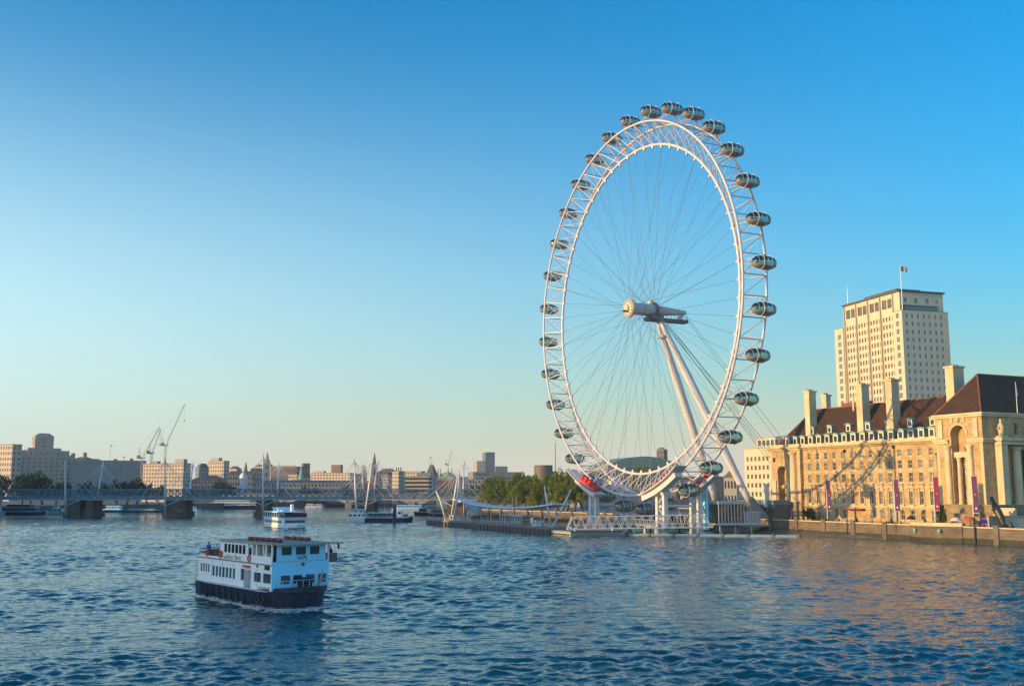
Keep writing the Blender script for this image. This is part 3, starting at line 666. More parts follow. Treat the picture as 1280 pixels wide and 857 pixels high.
lifebuoy('orange lifebuoy on a stand at the foot of the gangway', riv(-22, -11.5, 1.6), AZ)
# approach pontoon + gangway truss
t = thing('landing_pontoon', 'grey landing pontoon carrying the gangway foot at the upstream end of the pier', 'pontoon', riv(-33.6, -8.5), AZ)
MB().box(.5, 18, -6, 6.2, -.8, 1.1).build('hull', M['grey'], t); MB().box(.3, 18.2, -6.2, 6.4, 1.1, 1.4).build('deck', M['conc'], t)
MB().box(.2, .49, -5.5, 5.5, .2, .6).build('rubbing_strip', M['black'], t)
for (x, y) in ((3, -4), (15, -5), (6, 4)): MB().lathe([(.3, 1.4), (.3, 2.0), (.42, 2.05), (.42, 2.25)], (x, y, 0), 8).build('bollard', M['pblue'], t)
g0 = Vector(riv(-34, -14, 0)); g1 = Vector(riv(5.5, -29.5, 0)); gd = g1 - g0; gl = gd.length
gw = thing('gangway', 'white lattice truss gangway sloping up from the pontoon to the bank', 'gangway', g0, math.atan2(gd.y, gd.x))
zb = lambda x: 2.0 + .5 * x / gl
for y in (-1.5, 1.5):
    m = MB(); m.tube((0, y, zb(0)), (gl, y, zb(gl)), .14, 6); m.tube((1.5, y, zb(0) + 3.5), (gl - 2.8, y, zb(gl) + 3.5), .13, 6)
    n = 15; dx = (gl - 4) / n
    for i in range(n):
        x = 1.5 + i * dx; m.tube((x, y, zb(x) + 3.5), (x + dx / 2, y, zb(x)), .07, 5); m.tube((x + dx / 2, y, zb(x)), (x + dx, y, zb(x) + 3.5), .07, 5)
        m.tube((x, y, zb(x) + 1.2), (x + dx, y, zb(x) + 1.2), .05, 4)
    m.tube((gl - 2.8, y, zb(gl) + 3.5), (gl, y, zb(gl)), .12, 6); m.tube((1.5, y, zb(0) + 3.5), (0, y, zb(0)), .12, 6)
    m.build('side_truss', M['hubgrey'], gw)
MB().hexa([(0, -1.4, zb(0) - .1), (gl, -1.4, zb(gl) - .1), (gl, 1.4, zb(gl) - .1), (0, 1.4, zb(0) - .1), (0, -1.4, zb(0) + .1), (gl, -1.4, zb(gl) + .1), (gl, 1.4, zb(gl) + .1), (0, 1.4, zb(0) + .1)]).build('deck', M['pblue'], gw)
# floating boom in front
bpts = [Vector(riv(-20.5, -12)), Vector(riv(-6.5, -28)), Vector(riv(21, -49))]
def bpt(f):
    l1 = (bpts[1] - bpts[0]).length; l2 = (bpts[2] - bpts[1]).length; q = f * (l1 + l2)
    return bpts[0] + (bpts[1] - bpts[0]) * (q / l1) if q < l1 else bpts[1] + (bpts[2] - bpts[1]) * ((q - l1) / l2)
for i in range(8):
    p0_, p1_ = bpt(i / 8 + .006), bpt((i + 1) / 8 - .006); bd = p1_ - p0_
    t = thing('floating_boom', 'pale blue floating boom segment, number %s from the pier along the chain' % ['first', 'second', 'third', 'fourth', 'fifth', 'sixth', 'seventh', 'eighth'][i], 'boom', p0_, math.atan2(bd.y, bd.x), 'floating boom segments in front of the platform')
    L = bd.length; MB().lathe([(.25, 0), (.46, .25), (.46, L - .25), (.25, L)], (0, 0, .22), 10, 'x').build('float', mat('boom_float', (.2, .27, .32), .55), t, smooth=False)
    MB().box(.2, L - .2, -.1, .1, .68, .76).build('rail', M['grey'], t)
    MB().lathe([(.45, -.1), (.5, .8), (.2, 1.0)], (L + .3, 0, 0), 8).build('hinge_post', M['dgrey'], t)
# white pylon sign by the palace corner
t = thing('pylon_sign', 'tall blank white pylon standing between the wheel leg and the stone palace', 'pylon', riv(44, -6.7, 3.2), AZ)
MB().taper(0, 0, .75, .75, 0, .62, .62, 11.6).build('shaft', M['white'], t); MB().taper(0, 0, 1.1, 1.1, 0, 1.0, 1.0, .6).build('plinth', M['conc'], t); MB().box(-.8, .8, -.8, .8, 11.6, 12.0).build('cap', M['steelw'], t)

# ================================================================ STONE PALACE (river front, right)
CH = riv(52.4, -85.9)
ch = thing('palace', 'long golden stone palace with a steep brown tiled roof, green dormers and tall chimneys', 'building', CH, AZ)
Z0 = 3.1
FM = lambda x0: (lambda u, z, d: (x0 + d, u, z))            # a wall facing the river
FS = lambda y0: (lambda u, z, d: (u, y0 + d, z))            # a wall facing the viewer
# ---- middle wing
cols = [18.9 + 3.86 * i for i in range(14)]
ops = []
for i, c in enumerate(cols):
    if i not in (7, 8): ops.append((c - .8, c + .8, 4.7, 7.6))
    ops += [(c - .75, c + .75, 9.1, 12.9), (c - .75, c + .75, 15.5, 18.2), (c - .75, c + .75, 19.4, 21.8), (c - .7, c + .7, 22.9, 25.0)]
w = MB(); wallgrid(w, FM(1.2), 15.6, 72.2, Z0, 26.2, ops, .5); w.box(1.75, 22, 15.6, 72.2, Z0, 26.2) if False else None
w.build('wall', M['stone'], ch)
MB().box(21, 22, 15.6, 72.2, Z0, 27.2).build('rear_wall', M['stone'], ch)
put_windows(ch, FM(1.2), ops, .42, M['glassd'], M['cream'])
MB().box(1.72, 2.0, 15.7, 72.1, Z0, 26.1).build('inner_lining', M['dgrey'], ch)
bd_ = MB()
bd_.box(.85, 1.197, 15.6, 72.2, 8.15, 8.6).box(.95, 1.197, 15.6, 72.2, 13.75, 14.1).box(1.0, 1.197, 15.6, 72.2, 18.75, 18.95)
bd_.build('string_course', M['stone_s'], ch)
bal = MB().box(.45, 1.19, -1.15, 1.15, 14.1, 14.35)
for k in range(6): bal.box(.55, .7, -1.0 + k * .36, -.84 + k * .36, 14.35, 15.0)
bal.box(.5, .75, -1.15, 1.15, 15.0, 15.15).box(.75, 1.19, -.95, -.7, 13.2, 14.1).box(.75, 1.19, .7, .95, 13.2, 14.1)
balm = bal.mesh('balcony', M['stone_s'])
hdm = MB().box(.72, 1.19, -1.15, 1.15, 8.62, 9.08).box(.95, 1.19, -.98, -.77, 9.081, 12.95).box(.95, 1.19, .77, .98, 9.081, 12.95).mesh('window_surround', M['stone_s'])
for c in cols: link('window_surround', hdm, ch, (0, c, 0))
qn = MB().box(-.09, -.002, 0, .9, 0, .62).mesh('quoin', M['stone_s'])
for k in range(26):
    for y in (14.6, .05, 71.9 + .35, 86.0): link('quoin', qn, ch, (0, y - (.25 if k % 2 and y > 14 else 0) , 9.6 + k * .63 if y > 80 or y < 15 else 9.6 + k * .63))
gfm = MB().box(.98, 1.19, -.22, .22, 7.65, 8.12).mesh('keystone', M['stone_s'])
for c in cols: link('keystone', gfm, ch, (0, c, 0))
silm = MB().box(.98, 1.19, -1.0, 1.0, -.28, -.003).mesh('window_sill', M['stone_s'])
lnm = MB().box(1.0, 1.19, -.95, .95, .05, .35).mesh('lintel', M['stone_s'])
for c in cols:
    link('balcony', balm, ch, (0, c, 0))
    for z in (19.4, 22.9): link('window_sill', silm, ch, (0, c, z))
    for z in (18.2, 12.9): link('lintel', lnm, ch, (0, c, z))
cn_ = MB().ext([(1.3, 26.2), (.75, 26.25), (.55, 26.7), (.0, 26.9), (-.1, 27.35), (1.3, 27.4)], 'y', 15.6, 72.2)
for i in range(94): y = 15.9 + i * .6; cn_.box(.3, .7, y, y + .25, 26.32, 26.68)
cn_.build('cornice', M['stone_s'], ch)
MB().box(.9, 1.2, 15.6, 72.2, 27.4, 28.0).build('parapet', M['stone_s'], ch)
dp = MB()
for y in (32.2, 49.5, 65.2): dp.tube((1.05, y, 4), (1.05, y, 26), .1, 5)
dp.build('downpipe', M['dgrey'], ch)
MB().box(-.9, 1.15, cols[7] - .8, cols[8] + 2.2, 7.2, 7.6).build('canopy', M['magenta'], ch)
MB().box(1.25, 1.6, cols[7] - .7, cols[8] + .9, Z0, 7.0).build('entrance', M['glassd'], ch)
MB().box(.4, 1.19, 16.0, 72.0, Z0, 4.0).build('plinth', M['rust_stone'], ch)
# ---- roof of the middle wing (hipped at the far end)
rx0, rx1, zr, ze = 2.0, 20.0, 40.0, 27.9
yr0, yr1, yh = 12.0, 86.2, 83.2 - 6.0
rf = MB().add([(rx0, yr0, ze), (rx1, yr0, ze), (rx1, yr1, ze), (rx0, yr1, ze), (11, yr0, zr), (11, yh, zr)], [(0, 3, 5, 4), (1, 4, 5, 2), (3, 2, 5), (0, 4, 1), (0, 1, 2, 3)])
rf.build('roof', M['tile'], ch)
MB().tube((11, yr0, zr), (11, yh, zr), .22, 6).tube((11, yh, zr), (rx0, yr1, ze), .2, 6).tube((11, yh, zr), (rx1, yr1, ze), .2, 6).build('ridge_tiles', M['brick'], ch)
slope = (zr - ze) / (11 - rx0)
def dormer(y, z0, h, w, big):
    x = rx0 + (z0 - ze) / slope; xb = rx0 + (z0 + h - ze) / slope + .2
    d = MB().box(x + .02, xb, y - w / 2, y + w / 2, z0, z0 + h).build('dormer', M['copper'], ch)
    MB().box(x - .05, x + .018, y - w / 2 - .02, y + w / 2 + .02, z0, z0 + h).build('front', M['cream'], d)
    MB().box(x - .1, x - .052, y - w * .3, y + w * .3, z0 + .3, z0 + h - .45).build('window', M['glassd'], d)
    MB().ext([(y - w / 2 - .3, z0 + h), (y + w / 2 + .3, z0 + h), (y + w / 2 + .3, z0 + h + .2), (y, z0 + h + .62), (y - w / 2 - .3, z0 + h + .2)], 'x', x - .35, xb + .25).build('dormer_roof', M['copper'], d)
for i in range(14): dormer(cols[i], 28.0, 2.5, 2.2, True)
for y in (72.9, 76.6, 80.4): dormer(y, 28.0, 2.5, 2.0, True)
for i in range(7): dormer(20.8 + i * 8.4, 31.4, 2.1, 1.9, False)
def chimney(y, x0, x1, wy, z0, z1):
    c = MB().box(x0, x1, y - wy / 2, y + wy / 2, z0, z1).build('chimney', M['stone_s'], ch)
    MB().box(x0 - .3, x1 + .3, y - wy / 2 - .3, y + wy / 2 + .3, z1, z1 + .55).box(x0 - .15, x1 + .15, y - wy / 2 - .15, y + wy / 2 + .15, z0 + (z1 - z0) * .55, z0 + (z1 - z0) * .55 + .35).build('cap', M['stone_s'], c)
    p = MB()
    for k in range(3): p.lathe([(.28, z1 + .55), (.22, z1 + 1.1)], (x0 + (x1 - x0) * (k + .7) / 3.4, y, 0), 8)
    p.build('chimney_pot', M['brick'], c)
chimney(72.2, 3.9, 6.8, 2.3, 31, 45.2); chimney(75.6, 14.2, 16.2, 2.3, 34, 44.6)
chimney(48.4, 3.9, 7.0, 2.5, 31, 45.2); chimney(36.1, 3.9, 7.0, 2.5, 31, 45.6)
MB().box(13, 15, 54, 66, 38, 41.4).build('roof_lantern', M['brick'], ch)
MB().box(6.6, 6.9, 53.6, 54.2, 38, 42.6).build('chimney', M['stone_s'], ch)
chimney(16.4, 7.4, 11.6, 2.9, 33, 47.6)
# ---- right pavilion: river face with a tall arched recess
def arch_wall(mb, F, u0, u1, z0, z1, a0, a1, zsp, zbot, dep, n=12):
    """wall with one arched opening from zbot, springing at zsp, semicircular"""
    q = lambda *p: mb.add(p, [tuple(range(len(p)))])
    c = (a0 + a1) / 2; r = (a1 - a0) / 2
    q(F(u0, z0, 0), F(a0, z0, 0), F(a0, z1, 0), F(u0, z1, 0)); q(F(a1, z0, 0), F(u1, z0, 0), F(u1, z1, 0), F(a1, z1, 0))
    if zbot > z0: q(F(a0, z0, 0), F(a1, z0, 0), F(a1, zbot, 0), F(a0, zbot, 0)); q(F(a0, zbot, 0), F(a1, zbot, 0), F(a1, zbot, dep), F(a0, zbot, dep))
    q(F(a0, zbot, 0), F(a0, zbot, dep), F(a0, zsp, dep), F(a0, zsp, 0)); q(F(a1, zbot, 0), F(a1, zsp, 0), F(a1, zsp, dep), F(a1, zbot, dep))
    P = [(c - r * cos(pi * i / n), zsp + r * sin(pi * i / n)) for i in range(n + 1)]
    for (x, z), (x2, z2) in zip(P, P[1:]):
        q(F(x, z, 0), F(x2, z2, 0), F(x2, z1, 0), F(x, z1, 0)); q(F(x, z, 0), F(x, z, dep), F(x2, z2, dep), F(x2, z2, 0))
w = MB(); arch_wall(w, FM(0), 0, 15.6, 9.4, 33.4, 5.2, 10.4, 28.0, 9.4, 2.6); w.build('wall', M['stone'], ch)
MB().box(0, .5, -.02, 15.62, Z0, 4.2).box(-.25, 4.3, -.2, 15.8, 4.2, 8.9).box(-.6, 4.3, -.5, 16.0, 8.9, 9.395).build('plinth', M['rust_stone'], ch)
MB().box(-3.4, -.26, .2, 15.4, 3.1, 5.2).box(-2.2, -.262, .6, 15, 5.203, 7.0).build('terrace', M['rust_stone'], ch)
nops = [(5.6, 6.9, 10.4, 14.5), (8.7, 10.0, 10.4, 14.5), (5.6, 6.9, 16.5, 19.5), (8.7, 10.0, 16.5, 19.5), (7.2, 8.4, 21.5, 25)]
w = MB(); wallgrid(w, FM(2.6), 5.2, 10.4, 9.4, 31, nops, .4); w.build('niche_wall', M['stone'], ch)
put_windows(ch, FM(2.6), nops, .3, M['glassd'], M['cream'])
def column(x, y, z0, z1, r, nm='column'):
    c = MB().lathe([(r * 1.25, z0), (r * 1.25, z0 + .35), (r, z0 + .6), (r * 1.0, z0 + (z1 - z0) * .35), (r * .86, z1 - 1.2), (r * .9, z1 - 1.1), (r * 1.3, z1 - .35), (r * 1.35, z1)], (x, y, 0), 16).build(nm, M['stone_s'], ch, smooth=False)
    return c
for y in (4.1, 11.5): column(-.35, y, 9.4, 25.2, .85)
for y in (6.3, 9.3): column(1.3, y, 9.4, 22.0, .55)
MB().box(.7, 2.0, 5.25, 10.35, 22.0, 23.4).build('entablature', M['stone_s'], ch)
def cornice(x0, x1, y0, y1, z, front=True, side=True):
    m = MB()
    if front: m.box(x0 - 1.0, x0 - .002, y0, y1, z, z + .5).box(x0 - .6, x0 - .003, y0, y1, z - .55, z - .002)
    if side: m.box(x0 - 1.0 if front else x0, x1, y0 - 1.0, y0 - .002, z + .001, z + .498).box(x0 - .6 if front else x0, x1, y0 - .6, y0 - .003, z - .55, z - .001)
    return m
m = cornice(0, 40, 0, 4.6, 26.3); m.box(-1.0, -.002, 11.0, 16.2, 26.3, 26.8).box(-.6, -.003, 11.0, 16, 25.75, 26.298); m.build('cornice', M['stone_s'], ch)
m = cornice(0, 40, 0, 16, 33.2); m.build('upper_cornice', M['stone_s'], ch)
MB().box(-.4, -.003, 1.2, 2.6, 27.2, 32.2).box(-.4, -.003, 13, 14.4, 27.2, 32.2).path([(-.15, 7.8 - 2.9 * cos(pi * i / 14), 28.0 + 2.9 * sin(pi * i / 14)) for i in range(15)], .35, 6).build('moulding', M['stone_s'], ch)
MB().box(-.3, -.003, 5.5, 6.1, 31.5, 33.0).box(-.3, -.003, 9.5, 10.1, 31.5, 33.0).lathe([(.3, 31.2), (.7, 31.9), (.3, 32.9)], (-.2, 7.8, 0), 8).build('keystone', M['stone_s'], ch)
# far return of the pavilion above the wing
w = MB(); wallgrid(w, lambda u, z, d: (u, 15.6 - d, z), 0, 22, 9.4, 33.4, [], .1); w.build('return_wall', M['stone'], ch)
# ---- side face towards the viewer (in shade), with a porch of giant columns
sops = [(1.0, 2.2, 11, 14)]
w = MB(); wallgrid(w, FS(0), 0, 44, 9.4, 33.4, [(6.9, 8.9, 10.0, 14.2), (7.0, 8.8, 17.3, 19.6), (14.2, 17.2, 9.6, 24), (20.5, 22.5, 10, 14.2), (27, 30, 9.6, 24), (35, 38, 9.6, 24), (12.2, 13.6, 28, 31), (17, 18.4, 28, 31), (22, 23.4, 28, 31)], 1.2)
w.build('side_wall', M['stone'], ch)
put_windows(ch, FS(0), [(6.9, 8.9, 10.0, 14.2), (7.0, 8.8, 17.3, 19.6), (14.2, 17.2, 9.6, 24), (20.5, 22.5, 10, 14.2), (27, 30, 9.6, 24), (35, 38, 9.6, 24), (12.2, 13.6, 28, 31), (17, 18.4, 28, 31), (22, 23.4, 28, 31)], .9, M['glassd'], None)
MB().box(4.0, 6.2, -2.4, -.01, 9.4, 25.7).build('corner_pier', M['stone_s'], ch)
for x in (10.9, 19, 25.2, 32.2, 39.5): column(x, -1.1, 9.4, 24.6, 1.15)
MB().box(3.4, 44, -2.9, -.65, 25.1, 25.74).box(3.1, 44, -3.4, -.64, 26.1, 26.9).box(3.6, 44, -2.7, -.655, 25.743, 26.097).build('porch_entablature', M['stone_s'], ch)
MB().ext([(6.3, 14.6), (9.5, 14.6), (7.9, 15.9)], 'y', -.4, -.003).box(6.5, 9.3, -.35, -.004, 16.6, 16.9).box(6.6, 9.2, -.35, -.004, 20, 20.35).build('window_pediment', M['stone_s'], ch)
MB().box(-.6, 44, -4.0, -.52, 3.1, 8.9).box(-.9, 44, -4.3, -.51, 8.9, 9.39).build('side_plinth', M['rust_stone'], ch)
stp = MB()
for k in range(9): stp.box(-6.5 + k * .65, -.7, -9.5, -4.31, 3.1 + k * .62, 3.1 + (k + 1) * .62 - .003 * (k % 2))
stp.box(-7, 1.5, -10.3, -9.51, 3.1, 6.0); stp.build('steps', M['stone_s'], ch)
MB().box(2.2, 44, -11, -4.31, 3.1, 7.9).build('lower_terrace', M['rust_stone'], ch)
# statue group on the corner of the porch
sg = MB().lathe([(.7, 26.9), (.6, 27.6), (.75, 28.6), (.95, 29.6), (.55, 30.6), (.25, 30.9), (.34, 31.3), (.3, 31.7), (.05, 31.95)], (4.9, -1.8, 0), 10)
sg.tube((4.6, -1.8, 30.3), (3.4, -1.9, 29.2), .28, 6, .18).tube((5.2, -1.8, 30.3), (6.1, -1.9, 31.9), .28, 6, .15).tube((4.6, -1.9, 28.2), (3.5, -2.4, 27.0), .4, 6, .25)
sg.build('statue', M['stone_s'], ch)
MB().box(3.9, 6.1, -2.8, -.9, 26.9, 27.4).build('statue_base', M['stone_s'], ch)
# ---- pavilion roof
rz_ = 33.6
pr = MB().add([(-.3, -.3, rz_), (44, -.3, rz_), (44, 16, rz_), (-.3, 16, rz_), (8.6, 7.8, 45.0), (44, 7.8, 45.0)], [(0, 4, 3), (0, 1, 5, 4), (3, 4, 5, 2), (1, 2, 5), (0, 3, 2, 1)])
pr.build('pavilion_roof', M['tile'], ch)
MB().tube((8.6, 7.8, 45), (44, 7.8, 45), .22, 6).tube((8.6, 7.8, 45), (-.3, -.3, rz_), .2, 6).tube((8.6, 7.8, 45), (-.3, 16, rz_), .2, 6).build('ridge_tiles', M['brick'], ch)
# flagpole of the pavilion
t = thing('flagpole', 'slanting white flagpole with a furled pale flag in front of the dark roof', 'flagpole', (riv(52.4 + 12.6, -85.9 - 1.0, 33.7)), AZ)
MB().path([(0, 0, 0), (0, 0, 8.5)], [.12, .06], 6).build('pole', M['white'], t)
MB().add([(.08, 0, 8.3), (.08, 0, 5.2), (.9, .15, 4.6), (.55, .3, 6.6), (.08, .06, 8.3), (.08, .06, 5.2), (.9, .21, 4.6), (.55, .36, 6.6)], [(0, 1, 2, 3), (7, 6, 5, 4), (0, 4, 5, 1), (1, 5, 6, 2), (2, 6, 7, 3), (3, 7, 4, 0)]).build('flag', mat('cream_cloth', (.7, .66, .58), .8), t)
# ---- left pavilion (same height as the wing, arched niche and a giant engaged column)
w = MB(); arch_wall(w, FM(0), 72.2, 87.0, Z0, 26.2, 79.0, 83.4, 19.0, 9.4, 2.6); w.build('wall', M['stone'], ch)
w = MB(); wallgrid(w, lambda u, z, d: (u, 87.0 - d, z), 0, 22, Z0, 27.2, [], .1); wallgrid(w, lambda u, z, d: (u, 72.2 + d, z), 0, 1.2, Z0, 26.2, [], .1); w.build('return_wall', M['stone'], ch)
lops = [(80.2, 82.2, 9.8, 13.0), (80.2, 82.2, 14.4, 20.5)]
w = MB(); wallgrid(w, FM(2.6), 79, 83.4, 9.4, 21.4, lops, .4); w.build('niche_wall', M['stone'], ch); put_windows(ch, FM(2.6), lops, .3, M['glassd'], M['cream'])
for y in (75.2,): 
    MB().box(-1.0, -.003, y - 1.7, y + 1.7, Z0, 9.0).box(-1.2, -.004, y - 1.9, y + 1.9, 9.0, 9.4).build('column_base', M['rust_stone'], ch); column(-.2, y, 9.4, 25.6, 1.25)
MB().box(-.8, -.003, 77.3, 87.2, Z0, 8.6).build('plinth', M['rust_stone'], ch)
MB().box(-1.05, .0, 77.1, 87.3, 8.6, 9.0).box(-.5, -.003, 77.4, 78.8, 9.0, 16.5).box(-.5, -.003, 84, 86.9, 9.0, 16.5).build('string_course', M['stone_s'], ch)
dm = MB(); cz = 3.1
MB().ext([(79.4 + 0, 3.1), (83.0, 3.1), (83.0, 5.5)] + [(81.2 + 1.8 * cos(pi * i / 10), 5.5 + 1.8 * sin(pi * i / 10)) for i in range(1, 10)] + [(79.4, 5.5)], 'x', -.86, -.805).build('door', M['glassd'], ch)
MB().ext([(72.2, 26.2)[::1], (72.2, 26.2)], 'y', 0, 1) if False else None
cn_ = MB().ext([(.1, 26.2), (-.45, 26.25), (-.65, 26.7), (-1.2, 26.9), (-1.3, 27.35), (.1, 27.4)], 'y', 71.6, 88.0); cn_.build('cornice', M['stone_s'], ch)
MB().box(-.2, .6, 72.2, 86.6, 27.4, 28.2).build('parapet', M['stone_s'], ch)
MB().path([(-.1, 81.2 - 2.6 * cos(pi * i / 14), 19.0 + 2.6 * sin(pi * i / 14)) for i in range(15)], .3, 6).lathe([(.2, 20.9), (.5, 21.6), (.3, 22.4)], (-.2, 81.2, 0), 8).build('moulding', M['stone_s'], ch)
MB().lathe([(.3, 13.6), (.8, 14.0), (.9, 14.4), (.3, 15.0)], (.6, 81.2, 0), 10).build('cartouche', M['stone_s'], ch)
MB().box(.01, .3, 74.6, 75.8, 23.4, 24.6).build('roundel', M['glassd'], ch)
MB().box(-.06, .0, 84.4, 85.6, 22.6, 24.0).build('panel', M['glassd'], ch)

# ================================================================ TOWER AND WHITE BLOCK BEHIND THE PALACE
def px_x(px, Y): return (px - 640) / FPX * Y * 1.0
tw = thing('tower_block', 'tall pale stone office tower with a grid of windows rising behind the palace roof', 'office tower', (172.4, 450, 0), R(17))
F_L = lambda u, z, d: (d + 1.2, u, z); F_R = lambda u, z, d: (u, d, z)
cnt = [0]
zr_ = [46.2 + 3.55 * k for k in range(13)]
cN = [1.9 + 3.05 * i for i in range(7)]
opsR = [(c - .05, c + 1.25, z, z + 1.85) for z in zr_ for c in cN]
w = MB(); wallgrid(w, F_R, 0, 24.5, 3, 92.0, opsR, .3); w.add([(24.5, 0, 3), (24.5, 49, 3), (24.5, 49, 92), (24.5, 0, 92)], [(0, 1, 2, 3)])
w.build('wall', M['shell'], tw); put_windows(tw, F_R, opsR, .22, M['glassr'], None, 100, 'window', cnt)  # shaded face: cool shade tone put into the glass colour
# left face: corner strip, main field behind four piers, far shoulder
opsC = [(2.2, 4.2, z, z + 2.3) for z in zr_]
w = MB(); wallgrid(w, lambda u, z, d: (d, u, z), 0, 6.6, 3, 92.0, opsC, .3); w.add([(0, 6.6, 3), (1.2, 6.6, 3), (1.2, 6.6, 92), (0, 6.6, 92)], [(0, 1, 2, 3)]); w.build('wall', M['shell'], tw)
put_windows(tw, lambda u, z, d: (d, u, z), opsC, .22, M['glassr'], None, 100, 'window', cnt)
opsL = []
for bay in range(4):
    for k in range(4):
        u = 7.5 + bay * 9.1 + k * 2.1
        opsL += [(u, u + 1.15, z, z + 2.0) for z in zr_]
    opsL += [(7.5 + bay * 9.1 + q, 7.5 + bay * 9.1 + q + 3.4, 94.6, 98.8) for q in (0.2, 4.2)]
w = MB(); wallgrid(w, F_L, 6.6, 43.4, 3, 101.0, opsL, .3); w.build('wall', M['shell'], tw)
put_windows(tw, F_L, opsL, .25, M['glassm'], None, 100, 'window', cnt)  # sunlit face: warm light put into the glass colour
for bay in range(5): 
    y = 6.7 + bay * 9.1; MB().box(.35, 1.197, y - .35 + .35, y + .35, 40, 100.6).build('pier', M['shell'], tw)
for bay in range(4):
    y = 10.6 + bay * 9.1
    MB().box(1.0, 1.197, y + 4.75, y + 4.95, 40, 94).build('pier', M['shell'], tw)
opsE = [(45.0, 47.6, z, z + 2.3) for z in zr_[:-1]]
w = MB(); wallgrid(w, lambda u, z, d: (d - .3, u, z), 43.4, 50.2, 3, 90.4, opsE, .3); w.add([(-.3, 43.4, 3), (1.2, 43.4, 3), (1.2, 43.4, 90.4), (-.3, 43.4, 90.4)], [(0, 1, 2, 3)])
w.build('wall', M['shell'], tw); put_windows(tw, lambda u, z, d: (d - .3, u, z), opsE, .22, M['glassr'], None, 100, 'window', cnt)
MB().box(0, 24.4, 43.5, 50, 90.4, 90.7).box(.01, 24.49, .01, 6.5, 92.0, 92.3).box(1.0, 24.3, 43.4, 50, 3, 90.3).build('terrace', M['conc'], tw)
w = MB(); opsT = [(3.4, 5.4, 96.2, 98.4), (9, 11, 96.2, 98.4), (15, 17, 96.2, 98.4), (20.4, 22, 96.4, 98.2)]
wallgrid(w, lambda u, z, d: (u, 2.6 + d, z), 1.2, 24.45, 92, 101.0, opsT, .3); w.add([(1.2, 2.6, 92), (1.2, 6.6, 92), (1.2, 6.6, 101), (1.2, 2.6, 101)], [(0, 1, 2, 3)]); w.box(2, 24.44, 6.8, 43.2, 92, 100.9)
w.build('upper_storey', M['shell'], tw); put_windows(tw, lambda u, z, d: (u, 2.6 + d, z), opsT, .2, M['glassr'], None, 100, 'window', cnt)
MB().box(2.5, 19.5, .7, 2.55, 92.3, 94.4).build('terrace_glazing', M['clearglass'], tw)
MB().box(1.3, 20.0, .3, 2.59, 94.4, 94.75).build('terrace_roof', M['dgrey'], tw)
MB().box(.2, 25.2, 1.9, 44.4, 101.0, 101.7).box(3, 16, 7, 30, 101.6, 103.2).build('roof', M['slate'], tw)
t = thing('flagpole', 'tall white flagpole flying a flag on the near corner of the pale tower', 'flagpole', (172.4 + .9, 450 + 1.2, 92.3), R(17))
MB().path([(0, 0, 0), (0, 0, 20.5)], [.2, .1], 8).build('pole', M['white'], t)
fl_ = MB(); n = 7
for i in range(n):
    a, b = i / n, (i + 1) / n; f = lambda q, z, e: (.12 + q * 3.6, .35 * sin(q * 7) + e, z - q * .8)
    fl_.hexa([f(a, 17.8, 0), f(b, 17.8, 0), f(b, 17.8, .05), f(a, 17.8, .05), f(a, 20.1, 0), f(b, 20.1, 0), f(b, 20.1, .05), f(a, 20.1, .05)])
fl_.build('flag', mat('flag_cloth', (.16, .1, .12), .8, col2=(.5, .42, .3), scale=1.2), t)
t = thing('roof_mast', 'thin white mast on the far end of the tower roof', 'mast', (172.4 - 41 * sin(R(17)) + 1, 450 + 40 * cos(R(17)), 101.6), R(17))
MB().path([(0, 0, 0), (0, 0, 9)], [.16, .06], 6).build('pole', M['white'], t); MB().box(-.4, .4, -.4, .4, 0, .5).build('base', M['grey'], t)

wb = thing('office_block', 'pale pink stone office block with small square windows left of the palace', 'building', (96.4, 431, 0), AZ)
F_W = lambda u, z, d: (d, -u, z)
wops = [(1.6 + 2.55 * i, 2.9 + 2.55 * i, 7.2 + 3.55 * k, 9.0 + 3.55 * k) for i in range(9) for k in range(6)]
w = MB(); wallgrid(w, F_W, 0, 26, 3, 30, wops, .3); w.add([(0, 0, 3), (14, 0, 3), (14, 0, 30), (0, 0, 30)], [(0, 1, 2, 3)]); w.add([(0, -26, 3), (14, -26, 3), (14, -26, 30), (0, -26, 30)], [(3, 2, 1, 0)]); w.build('wall', M['shell'], wb)
put_windows(wb, F_W, wops, .22, M['glassm'])
MB().box(-.2, 14, -26.2, .2, 30, 30.6).build('roof', M['concw'], wb)
ph = MB().box(3, 12, -22, -4.5, 30.6, 34.2).build('penthouse', M['shell'], wb)
MB().box(2.7, 12.3, -22.4, -4.1, 34.2, 34.6).build('roof', M['concw'], ph)
for i in range(6): MB().box(2.9, 3.05, -21 + i * 2.7, -19.2 + i * 2.7, 31.2, 33.4).build('window', M['glassb'], ph)

